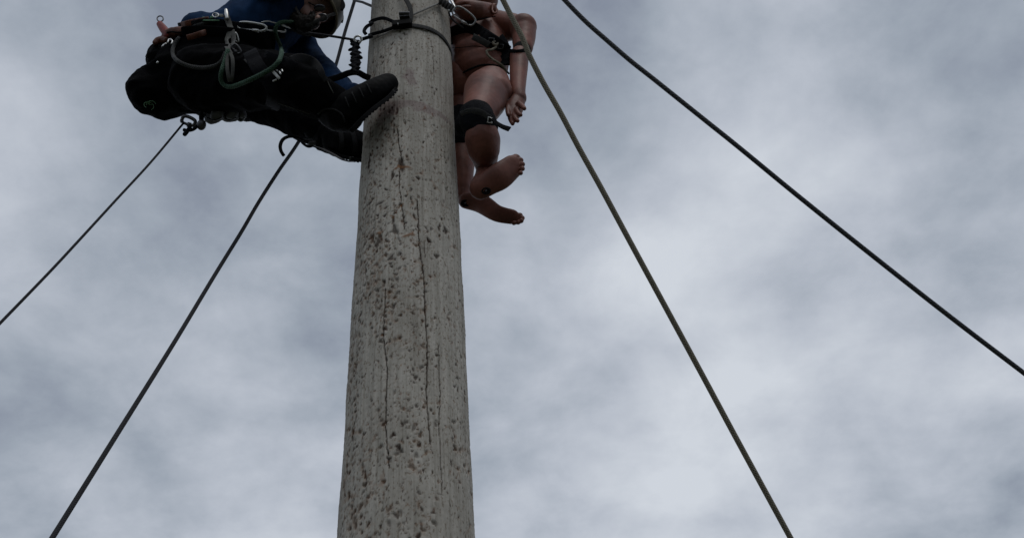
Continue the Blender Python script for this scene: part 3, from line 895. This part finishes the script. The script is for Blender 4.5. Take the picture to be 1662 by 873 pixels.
B_ = [(368, 27), (373, 42), (372, 56), (368, 68), (371, 82), (377, 94), (378, 110), (377, 124), (375, 133)]
for C_, o2 in ((A_, .036), (B_, .030)):
    q = spline(C_, 8)
    w3 = [on(x, y, 1.75, o2 + .004 * math.sin(i * .25)) for i, (x, y) in enumerate(q)]
    d = [(p - CAM).dot(F) for p in w3]
    for _ in range(10): d = [(d[max(0, i - 1)] + d[i] + d[min(len(d) - 1, i + 1)]) / 3 for i in range(len(d))]
    w3 = [CAM + ray(x, y) * dd for (x, y), dd in zip(q, d)]
    ribbon(bm, w3, lambda u: .019 if u < .55 else .011, .004, normal=lambda i, p: (CAM - p).normalized() + CR * .25 * math.sin(i * .22))
frombm('webbing', bm, M_webl, sl)
bm = bmesh.new()
limbw(bm, [[*on(367, 17, 1.75, .045), .006, 1], [*on(368, 24, 1.75, .045), .0075, 1], [*on(369, 30, 1.75, .045), .006, 1]], 12, 3)
frombm('end_stitching', bm, M_steel, sl)

def carabiner(px, py, ln, wd, ang, Y, label, mt=M_steel, off=.03, r=.0042, world=None, parent=None, name='carabiner', body=CB, group=None):
    """D shaped metal loop with a hinged gate"""
    c = world if world else onto(body, px, py, Y, off)
    s_ = (c - CAM).dot(F) / FPX
    ca, sa = math.cos(math.radians(ang)), math.sin(math.radians(ang))
    X = CR * ca - CU * sa; Z = CR * sa + CU * ca
    Lh, Wh = ln * s_ / 2, wd * s_ / 2
    t = thing(name, c, label, 'carabiner', group)
    bm = bmesh.new()
    outl = [(-1, -.1), (-.93, .6), (-.6, .95), (0, 1), (.7, .8), (.97, .45), (1, -.1), (.9, -.55), (.72, -.72)]
    tube(bm, [c + X * (a * Lh) + Z * (b * Wh) for a, b in spline(outl, 6)], r, 10)
    tube(bm, [c + X * (a * Lh) + Z * (b * Wh) for a, b in spline([(-1, -.1), (-.96, -.5), (-.8, -.78)], 6)], r, 10)
    frombm('frame', bm, mt, t)
    bm = bmesh.new()
    tube(bm, [c + X * (a * Lh) + Z * (b * Wh) for a, b in ((-.8, -.8), (-.1, -.85), (.72, -.78))], r * .8, 10)
    g_ = frombm('gate', bm, mt, t)
    bm = bmesh.new()
    tube(bm, [c + X * (a * Lh) + Z * (b * Wh) for a, b in ((.05, -.85), (.5, -.8))], r * 1.5, 10)
    frombm('screw_sleeve', bm, mt, g_)
    return t
carabiner(409, 44, 46, 13, 6, 1.75, off=.05, label= 'large silver carabiner lying flat along the belt between sling and green rope')
carabiner(383, 61, 15, 6, 72, 1.75, 'small silver carabiner hanging just right of the twisted grey sling', r=.0028)
carabiner(384, 80, 17, 9, 50, 1.75, 'small dull carabiner below the first one beside the twisted sling', M_dsteel, r=.0030)

# gear under the seat
carabiner(305, 196, 22, 13, 20, 1.9, 'dark carabiner under the climber’s seat holding the left tail rope', M_dsteel, world=at(306, 197, 1.9), r=.0058)
t = thing('rope_toggle', at(305, 212, 1.9), 'small knotted cord with crossed toggle dangling under the climber’s seat', 'toggle')
bm = bmesh.new()
tube(bm, [at(x, y, 1.9) for x, y in spline([(322, 203), (314, 210), (305, 212), (298, 211)], 5)], .0055, 8)
frombm('string', bm, M_web, t)
bm = bmesh.new()
limb(bm, [(308, 207, 1.89, 3.4), (305, 212, 1.89, 3.2), (300, 218, 1.89, 3.6)], 12, 3)
frombm('knot', bm, M_web, t)
t = thing('pulley', at(326, 202, 1.9), 'small round dark pulley hanging beneath the climber between carabiner and gloves', 'pulley')
bm = bmesh.new(); ellpx(bm, 327, 203, 1.9, 7.5, 9, 6, -10); frombm('wheel', bm, M_dsteel, t)
bm = bmesh.new(); ellpx(bm, 327, 191, 1.89, 4, 12, 5, 0); frombm('cheek_plate', bm, M_boot, t)
t = thing('work_gloves', at(370, 195, 1.9), 'bundle of grey leather work gloves clipped beneath the climber’s thigh', 'gloves')
for k, (x, y, a, b, g2) in enumerate([(348, 190, 17, 11, -15), (373, 190, 15, 9, -8), (391, 190, 8, 8, 20)]):
    bm = bmesh.new()
    ellpx(bm, x, y, 1.92 + .02 * k, a, b, 9, -g2)
    ellpx(bm, x + 4, y - 4, 1.90 + .02 * k, a * .7, b * .8, 9, -g2 + 20)
    gl = fuse('glove', bm, M_glove, t, .004, 2, folds=.003, fscale=28)
    Bg, = bvh_of(gl)
    bm = bmesh.new()
    tube(bm, [onto([Bg], px_, py_, 1.92, .0015) for px_, py_ in spline([(x - a * .7, y + 1), (x, y + 5), (x + a * .7, y + 1)], 5)], .0015, 6)
    frombm('seam', bm, M_web, gl)

# ------------------------------------------------------------------ lanyard, ring and scrunched shock pack
bm = bmesh.new()
tube(bm, [at(x, y, Y) for x, y, Y in spline([(500, 54, 1.78), (530, 58, 1.80), (556, 62, 1.81), (574, 65, 1.81)], 8)], .0042, 10)
o = frombm('lanyard', bm, R_black); tag(o, 'taut black lanyard from the climber’s front loop to the steel ring by the pole', 'lanyard')
bm = bmesh.new()
rc = at(581, 64, 1.805); s_ = sc(581, 64, 1.805)
tube(bm, [rc + CR * 6 * s_ * math.cos(a) + CU * 5.2 * s_ * math.sin(a) for a in np.linspace(0, 6.283, 20, endpoint=False)], .0036, 8, closed=True)
o = frombm('steel_ring', bm, M_steel); tag(o, 'small steel ring joining the lanyard to the strap at the left of the pole', 'ring')
t = thing('shock_absorber', at(577, 92, 1.82), 'black bunched webbing shock absorber hanging from the steel ring', 'shock absorber')
bm = bmesh.new()
for k in range(22):
    u = k / 21
    ellpx(bm, 577 + 3.2 * math.sin(k * 2.1) + 1.2 * math.sin(k * .9), 68 + 49 * u, 1.82, 7.4 + 2.4 * math.sin(k * 2.6 + 1), 2.6 + .8 * math.sin(k * 3.3), 8, 26 * math.sin(k * 1.7))
    ellpx(bm, 577 + 1.2 * math.sin(k * .9), 68 + 49 * u, 1.82, 5.6, 3, 6)
fuse('bunched_webbing', bm, M_web, t, .0026, 1, folds=.0015, fscale=60)
bm = bmesh.new()
ribbon(bm, spline([at(529, 131, 1.86), at(548, 126, 1.86), at(566, 119, 1.85), at(580, 118, 1.85), at(592, 124, 1.86), at(600, 127, 1.88)], 8), .020, .006)
frombm('lower_strap', bm, M_web, t)

# ------------------------------------------------------------------ strap around the pole
ps = thing('pole_strap', pole_pt(668, 45), 'black cinched strap with a dark buckle wrapped round the top of the pole', 'strap')
def pring(z0, tilt, a0, a1, off, n=60):
    o_ = []
    for k in range(n + 1):
        a = a0 + (a1 - a0) * k / n
        z = z0 + tilt(a); r_ = pole_r(z) + off
        o_.append(V((PX + r_ * math.cos(a), PY + r_ * math.sin(a), z)))
    return o_
vis = [pole_pt(x, y, .004) for x, y in spline([(668, 43), (682, 45), (697, 49), (710, 56), (720, 65), (727, 76)], 8)]
last = vis[-1]; a_l = math.atan2(last.y - PY, last.x - PX)
back = [V((PX + (pole_r(z) + .004) * math.cos(a), PY + (pole_r(z) + .004) * math.sin(a), z)) for a, z in zip(np.linspace(a_l, a_l + math.pi * 1.05, 24)[1:], np.linspace(last.z, last.z + .08, 24)[1:])]
bm = bmesh.new(); ribbon(bm, vis + back, .021, .004, normal=pole_n)
frombm('webbing', bm, M_webg, ps)
bm = bmesh.new()
tube(bm, [pole_pt(x, y, .012) if x > 603 else at(x, y, 1.82) for x, y in spline([(585, 65), (598, 61), (612, 58), (626, 55), (640, 50), (650, 47)], 6)], .006, 10)
frombm('tail_cord', bm, M_web, ps)
bm = bmesh.new()
ribbon(bm, [pole_pt(max(603, x), y, .012) if x > 604 else at(x, y, 1.84) for x, y in spline([(594, 56), (591, 51), (595, 44), (604, 39), (616, 35), (626, 34), (636, 38), (645, 43)], 6)], .012, .005)
frombm('loop', bm, M_web, ps)
bm = bmesh.new()
pc = pole_pt(654, 46, .016); s_ = (pc - CAM).dot(F) / FPX
nrm = pole_n(0, pc); tx = V((0, 0, 1)).cross(nrm).normalized()
box(bm, pc, tx, nrm, V((0, 0, 1)), 32 * s_, .022, .030)
bk = frombm('buckle', bm, M_boot, ps, False, .004)
bm = bmesh.new()
box(bm, pole_pt(658, 36, .02), tx, nrm, V((0, 0, 1)), 17 * s_, .024, .022)
tube(bm, [pole_pt(651, 36, .034), pole_pt(665, 36, .034)], .007, 12)
frombm('ratchet', bm, M_dsteel, bk, False, .002)
bm = bmesh.new()
tube(bm, [pole_pt(649, 51, .029), pole_pt(649.6, 51, .029)], .004, 10)
frombm('rivet', bm, M_steel, bk)
bm = bmesh.new()
q = spline([(667, 38), (667, 28), (665, 18), (660, 8), (655, 0), (650, -12), (644, -26)], 8)
ribbon(bm, [pole_pt(x, y, .006 + .012 * math.sin(i / len(q) * 3.1)) for i, (x, y) in enumerate(q)], lambda u: .010 + .007 * math.sin(3.1 * min(1, u * 1.3)), .004, normal=pole_n)
frombm('tail', bm, M_webg, ps)
bm = bmesh.new()
tube(bm, [pole_pt(x, y, .008) for x, y in spline([(643, 40), (655, 34), (675, 25), (700, 13), (719, 4)], 6)], .0034, 8)
o = frombm('pale_cord', bm, R_pale); tag(o, 'thin pale cord running from the strap buckle up to the shackle on the pole', 'cord')
# small pale lashings under the buckle
bm = bmesh.new()
tube(bm, [pole_pt(x, y, .007) for x, y in spline([(616, 62), (626, 58), (637, 53), (646, 50)], 6)], .0018, 6)
tube(bm, [pole_pt(x, y, .007) for x, y in spline([(608, 67), (618, 62), (634, 57)], 6)], .0016, 6)
frombm('lashing', bm, R_pale, ps)

# ------------------------------------------------------------------ long ropes
def long_rope(name, pts, r, mt, label, cat, n=12, ground=False, top=None):
    bm = bmesh.new()
    w_ = [at(*p) for p in pts]
    q = [V(p) for p in spline(w_, n)]
    if ground: q.append(toground(w_[-2], w_[-1]))
    if top: q.insert(0, top)
    tube(bm, q, r, 12)
    o = frombm(name, bm, mt); tag(o, label, cat); return o
def toground(p, q, z=0.0):
    d = q - p; k = (z - q.z) / d.z
    return q + d * k
a = at(298, 200, 1.9); b = at(188, 322, 1.72); c = at(78, 443, 1.62)
long_rope('tail_rope', [(298, 200, 1.9), (246, 262, 1.80), (188, 325, 1.71), (132, 386, 1.64), (78, 444, 1.585), (-20, 545, 1.5)], .0033, R_black, 'thin black tail rope dropping from under the climber to the lower left', 'rope', ground=True)
long_rope('haul_rope', [(590, -45, 2.45), (576, 0, 2.4), (560, 52, 2.38), (541, 118, 2.36), (514, 172, 2.34), (486, 228, 2.3), (452, 278, 2.2), (420, 328, 2.1), (392, 376, 2.0), (350, 444, 1.88), (280, 560, 1.7), (180, 720, 1.5), (80, 880, 1.36)], lambda u: .0080 - .0034 * u, R_black, 'dark rope passing behind the climber’s legs and down left of the pole', 'rope', ground=True, top=V((PX - .08, PY + .10, 6.6)))
bm = bmesh.new()
tube(bm, [at(574, 1, 2.38), at(588, 4, 2.28), at(600, 9, 2.12), at(612, 14, 2.05)], .0055, 10)
o = frombm('short_line', bm, R_black); tag(o, 'short dark line joining the upper rope to the pole above the climber', 'rope')
def const_depth(pts, d0, d1):
    o_ = []
    for i, (x, y) in enumerate(pts):
        d = d0 + (d1 - d0) * i / (len(pts) - 1)
        o_.append(CAM + ray(x, y) * d)
    return o_
tan_px = [(788, -55), (815, -2), (833, 33), (848, 62), (860, 92), (882, 135), (910, 184), (940, 241), (975, 304), (1010, 369), (1049, 441), (1130, 590), (1200, 720), (1290, 885)]
q = const_depth(tan_px, 2.78, 2.60)
end = toground(q[-2], q[-1])
bm = bmesh.new(); tube(bm, [V(p) for p in [V((PX + .10, PY - .10, 6.1))] + spline(q, 10) + [end]], .0082, 14)
o = frombm('tan_rope', bm, R_tan); tag(o, 'thick tan rope slanting down in front of the dummy’s arm to the lower right', 'rope')
gx = [(880, -40), (914, -2), (950, 35), (985, 66), (1022, 98), (1060, 128), (1100, 160), (1150, 200), (1200, 240), (1300, 322), (1420, 418), (1550, 520), (1700, 634)]
q = const_depth(gx, 4.4, 4.2)
end = toground(q[-2], q[-1])
bm = bmesh.new(); tube(bm, [V(p) for p in [q[0] + (q[0] - q[1]) * 30] + spline(q, 10) + [end]], .0115, 12)
o = frombm('guy_cable', bm, R_wire); tag(o, 'dark grey sagging cable crossing the open sky to the right of the dummy', 'cable')

# ------------------------------------------------------------------ rescue mannequin hanging right of the pole
mq = thing('rescue_mannequin', at(785, 330, 2.1), 'bare skin coloured rescue dummy hanging right of the pole with jointed limbs and bare feet', 'mannequin')
def part(name, fn, parent=mq, voxel=.0045, smooth=4, folds=.0012, fscale=14, m=M_skinp):
    bm = bmesh.new(); fn(bm)
    return fuse(name, bm, m, parent, voxel, smooth, folds=folds, fscale=fscale)
def f(bm):
    limb(bm, [(776, 38, 2.16, 40, .8), (776, 58, 2.15, 47, .8), (778, 82, 2.13, 47, .75), (780, 104, 2.11, 47, .8)], 28, 5)
    limb(bm, [(745, 44, 2.16, 22), (790, 42, 2.14, 26), (832, 44, 2.10, 22)], 20, 4)
    limb(bm, [(772, 36, 2.17, 19), (773, 20, 2.15, 19)], 18, 4)
    ellpx(bm, 776, 84, 2.07, 40, 26, 26)
torso = part('torso', f)
def f(bm):   # pelvis block under the belly seam
    limb(bm, [(760, 110, 2.16, 40, .8), (790, 118, 2.12, 38, .8)], 24, 4)
    ellpx(bm, 748, 135, 2.16, 32, 40, 40)
pelvis = part('pelvis', f)
def f(bm):
    ellpx(bm, 773, 2, 2.08, 36, 29, 34, 8)
    limb(bm, [(744, 11, 2.03, 11), (756, 16, 1.99, 17), (775, 18, 1.99, 16), (793, 17, 2.03, 12)], 20, 4)    # jaw
    limb(bm, [(740, 1, 1.98, 5), (742, -9, 1.98, 6)], 10, 3)                                                  # nose
    limb(bm, [(741, 8, 1.975, 3.2), (751, 5, 1.945, 3.6), (762, 4, 1.95, 2.8)], 10, 4)                           # lips
    limb(bm, [(742, 15, 1.965, 3.2), (752, 12.5, 1.935, 3.8), (763, 11, 1.94, 2.8)], 10, 4)
head = part('head', f, voxel=.0035, smooth=2, folds=0)
bm = bmesh.new()
tube(bm, [at(803 + 4 * math.cos(a), 15 + 7.5 * math.sin(a), 1.99) for a in np.linspace(0, 5.2, 14)], .0042, 8)
ellpx(bm, 801, 15, 2.01, 6, 9, 12)
fuse('ear', bm, M_skinp, head, .0025, 2)
def f(bm):
    limb(bm, [(849, 46, 2.055, 21.5), (850, 60, 2.05, 19.5), (849, 78, 2.04, 16.5)], 24, 5)
    ellpx(bm, 849, 44, 2.05, 22.5, 21.5, 22)
arm = part('upper_arm', f, smooth=8)
def f(bm):
    limb(bm, [(843, 90, 2.03, 15.5), (842, 110, 2.02, 15), (841, 132, 2.01, 13.5), (841, 150, 2.0, 12), (843, 160, 2.0, 12)], 24, 5)
    w0 = at(842, 158, 2.0); s_ = sc(842, 158, 2.0)
    # palm seen edge-on with the fingers curled to the right
    limb(bm, [(842, 160, 2.0, 12, .8), (837, 172, 1.99, 14, .6), (834, 184, 1.985, 13, .6)], 20, 4)
    for pts_ in ([(828, 182, 1.985, 4.6), (828, 192, 1.98, 4.3), (832, 201, 1.975, 3.7)],
                 [(833, 184, 1.98, 4.6), (836, 192, 1.97, 4.3), (840, 196.5, 1.965, 3.7)],
                 [(838, 178, 1.975, 4.5), (841, 184, 1.965, 4.2), (845, 187, 1.96, 3.6)],
                 [(842, 168, 1.97, 4.6), (848, 173, 1.96, 4.4), (851, 176.5, 1.955, 3.8)],
                 [(826, 168, 1.99, 5), (824, 178, 1.975, 4.4), (825, 187, 1.965, 3.6)]):
        limb(bm, pts_, 12, 4)
fore = part('forearm', f, voxel=.0028, smooth=2, folds=0)
bm = bmesh.new()
limb(bm, [(847, 82, 2.035, 15, 1), (845, 88, 2.035, 14.5, 1)], 24, 3)
frombm('elbow_joint', bm, M_rubber, fore)
def f(bm):
    limb(bm, [(791, 148, 2.0, 38, .95), (788, 160, 1.97, 36, .95), (781, 178, 1.93, 30, .95), (774, 192, 1.91, 26)], 28, 5)
    limb(bm, [(797, 140, 2.0, 33), (806, 148, 1.98, 26)], 20, 3)
thigh = part('thigh', f)
def f(bm):
    limb(bm, [(781, 208, 1.91, 25), (783, 226, 1.93, 28.5), (785, 243, 1.96, 26.5), (788, 262, 2.0, 20), (790, 280, 2.03, 15)], 28, 5)
shin = part('lower_leg', f, folds=.002)
def foot(bm, pts_, toes, Y):
    for c in pts_: limb(bm, c, 24, 5)
    for x, y, r, y2 in toes: ellpx(bm, x, y, y2, r, r, r)
def f(bm):
    foot(bm, [[(780, 306, 2.0, 18.5, .7), (794, 297, 1.99, 20, .6), (812, 286, 1.98, 22, .5), (832, 270, 1.98, 19, .38)],
              [(778, 302, 2.01, 16), (787, 288, 2.02, 17), (790, 270, 2.02, 16.5)],
              [(832, 262, 1.98, 11, .6), (838, 258, 1.98, 8, .8)]],
         [(837, 257, 7.2, 1.98), (845, 260.5, 5, 1.98), (848, 267, 4.6, 1.98), (848, 274, 4.4, 1.98), (845, 281, 4.2, 1.98)], 2.0)
foot1 = part('foot', f, voxel=.003, smooth=2, folds=0)
def f(bm):
    limb(bm, [(748, 175, 2.2, 26), (748, 200, 2.2, 22), (750, 235, 2.2, 22), (751, 270, 2.2, 19), (753, 310, 2.2, 14)], 24, 5)
leg2 = part('lower_leg', f)
def f(bm):
    foot(bm, [[(756, 326, 2.19, 13, .7), (780, 330, 2.18, 16, .6), (806, 346, 2.17, 14, .42), (831, 352, 2.17, 12.5, .36)],
              [(752, 320, 2.2, 13), (753, 300, 2.2, 14)]],
         [(844, 350, 5, 2.17), (848, 354, 4.2, 2.17), (846, 358.5, 4.2, 2.17), (841, 361, 4, 2.17), (834, 362, 4, 2.17)], 2.18)
foot2 = part('foot', f, voxel=.003, smooth=2, folds=0)
BTor, BHd, BTh, BSh, BF1, BF2, BArm, BL2, BPe, BFo = bvh_of(torso, head, thigh, shin, foot1, foot2, arm, leg2, pelvis, fore)
MB = [BTor, BHd, BTh, BSh, BArm, BPe]
for Bf, fo, x, y in ((BF1, foot1, 789, 310), (BF2, foot2, 755, 330)):
    bm = bmesh.new()
    c = onto([Bf], x, y, 2.1, .0005); s_ = (c - CAM).dot(F) / FPX
    vw = (c - CAM).normalized()
    tube(bm, [c + CR * 6.5 * s_ * math.cos(a) + CU * 4.6 * s_ * math.sin(a) - vw * .001 for a in np.linspace(0, 6.283, 20, endpoint=False)], .0028, 8, closed=True)
    ell(bm, c + vw * .002, 6 * s_, .004, 4.2 * s_, Matrix((CR, F, CU)).transposed(), 20)
    so_ = frombm('heel_socket', bm, M_rubber, fo)
    bm = bmesh.new(); ell(bm, c - vw * .003, 1.8 * s_, .003, 1.8 * s_, Matrix((CR, F, CU)).transposed(), 12)
    frombm('screw', bm, M_dsteel, so_)
def mon(x, y, off=.004, Y=2.05): return onto(MB, x, y, Y, off)
bm = bmesh.new()        # seam lines: belly and groin
tube(bm, [mon(x, y, .0006) for x, y in spline([(733, 78), (752, 77), (770, 75), (785, 77)], 6)], .0012, 5)
frombm('belly_seam', bm, M_rubber, torso)
bm = bmesh.new()
tube(bm, [onto([BPe, BTor], x, y, 2.08, .001) for x, y in spline([(752, 118), (764, 112), (782, 106), (800, 106), (816, 110), (826, 120)], 6)], .0035, 8)
frombm('groin_seam', bm, M_rubber, pelvis)
# face marks
bm = bmesh.new()
tube(bm, [onto([BHd], x, y, 2.0, .0006) for x, y in spline([(741, 11.5), (752, 8.6), (764, 7.6)], 5)], .0012, 6)
frombm('mouth', bm, M_rubber, head)

# ------------------------------------------------------------------ dummy's harness
hh = thing('chest_harness', mon(770, 60), 'black chest harness with diagonal padded straps worn by the hanging dummy', 'harness')
def mstrip(name, pts, w_, mt, parent=hh, off=.008, thick=.006, n=8, bv=None):
    bm = bmesh.new()
    ribbon(bm, [onto(bv or MB, x, y, 2.05, off) for x, y in spline(pts, n)], w_, thick)
    return frombm(name, bm, mt, parent)
mstrip('chest_band', [(724, 62), (740, 55), (756, 51), (772, 54), (788, 62)], .060, M_web, bv=[BTor])
mstrip('shoulder_pad', [(750, 40), (765, 45), (785, 58), (805, 71), (822, 84)], .050, M_web, off=.022, thick=.014, bv=[BTor])
mstrip('diagonal_strap', [(754, 37), (770, 43), (790, 54), (808, 66), (820, 74)], .020, M_webg, off=.036, bv=[BTor])
mstrip('lower_pad', [(768, 60), (780, 66), (794, 74)], .024, M_webg, off=.034, bv=[BTor])
mstrip('side_panel', [(808, 62), (816, 74), (820, 88), (820, 106)], .046, M_web, off=.022, bv=[BTor, BPe])
mstrip('neck_strap', [(750, 38), (765, 35.5), (782, 31), (804, 27)], .004, M_web, off=.010, thick=.003, bv=[BTor, BHd])
mstrip('arm_strap', [(828, 83), (840, 84), (853, 82)], .014, M_web, off=.005, bv=[BArm, BFo])
for x, y in ((797, 66), (812, 76)):
    bm = bmesh.new(); c = mon(x, y, .035); s_ = (c - CAM).dot(F) / FPX
    tube(bm, [c + CR * s_ * a + CU * s_ * b for a, b in ((-4, -3), (4, -4), (5, 3), (-3, 4))], .0024, 8, closed=True)
    frombm('buckle', bm, M_dsteel, hh)
bm = bmesh.new()
tube(bm, [mon(x, y, .034) for x, y in spline([(817, 60), (810, 61), (805, 66), (800, 70), (805, 76), (798, 81), (790, 83), (792, 90), (800, 97), (808, 102), (816, 108), (822, 117)], 6)], .0045, 8)
tube(bm, [mon(x, y, .036) for x, y in spline([(801, 65), (808, 68), (806, 73), (800, 72)], 5)], .0045, 8)
o = frombm('knotted_cord', bm, R_tan); tag(o, 'knotted tan cord hanging down the dummy’s chest harness to its hip', 'cord')

kb = thing('knee_strap', onto([BTh, BSh], 770, 195, 1.9), 'wide dark band strapped round the dummy’s near knee', 'strap')
bm = bmesh.new()
limb(bm, [(773, 191, 1.905, 29.5, .98), (776, 199, 1.905, 29.5, .98), (780, 206, 1.91, 28.5, .98)], 28, 4)
limb(bm, [(756, 204, 1.96, 18), (762, 196, 1.95, 18)], 18, 3)
kbo = fuse('band', bm, M_web, kb, .004, 3, folds=.0025, fscale=18)
BK, = bvh_of(kbo)
bm = bmesh.new()
ribbon(bm, [onto([BK], x, y, 1.88, .003) for x, y in spline([(749, 186), (762, 181), (778, 182), (790, 189), (799, 196)], 6)], .020, .004)
frombm('upper_edge', bm, M_webg, kb)
bm = bmesh.new()
ribbon(bm, spline([at(799, 193, 1.86), at(806, 200, 1.86), at(816, 206, 1.855), at(827, 210, 1.85)], 8), lambda u: .011 + .006 * u, .004, normal=lambda i, p: (CAM - p).normalized() + CU * .4)
frombm('tail', bm, M_web, kb)
bm = bmesh.new(); c = onto([BK], 795, 195, 1.86, .006)
s_ = (c - CAM).dot(F) / FPX
tube(bm, [c + CR * s_ * a + CU * s_ * b for a, b in ((-4, -4), (3, -5), (5, 2), (-2, 5))], .0022, 8, closed=True)
frombm('buckle', bm, M_steel, kb)
tb = thing('thigh_strap', at(745, 210, 2.15), 'black band round the dummy’s far leg half hidden behind the pole', 'strap')
bm = bmesh.new(); limb(bm, [(748, 196, 2.19, 26), (750, 215, 2.19, 26), (750, 232, 2.19, 24)], 24, 3)
fuse('band', bm, M_web, tb, .005, 2, folds=.003, fscale=18)

# ------------------------------------------------------------------ shackle and carabiner between pole and dummy
c1 = CAM + ray(753, 27) * ((at(752, 29, 1.88) - CAM).dot(F))
carabiner(753, 27, 40, 20, 34, 1.95, 'large silver carabiner linking the shackle to the dummy’s chest strap', M_dull, world=c1, r=.0032)
t = thing('shackle', at(727, 12, 1.93), 'grey metal shackle and knotted cord block on the right edge of the pole', 'shackle')
bm = bmesh.new()
limb(bm, [(716, 2, 1.90, 4), (724, 8, 1.90, 6), (732, 15, 1.92, 5)], 14, 4)
for k in range(5):
    ellpx(bm, 716 + 4.5 * k, 3 + 3 * k, 1.895, 3.4, 6.5, 5, -30)
frombm('knot', bm, M_webg, t)
bm = bmesh.new()
tube(bm, [at(x, y, 1.9) for x, y in spline([(720, -6), (729, -2), (735, 6), (738, 14), (733, 18), (726, 16)], 6)], .0042, 8)
frombm('bow', bm, M_steel, t)
bm = bmesh.new()
tube(bm, [at(x, y, Y) for x, y, Y in spline([(730, 14, 1.92), (729, 22, 1.93), (734, 32, 1.95), (744, 40, 1.98), (752, 46, 2.0)], 6)], .0034, 8)
o = frombm('looped_rope', bm, R_dgrey); tag(o, 'short grey cord looping from the shackle beneath the silver carabiner', 'cord')
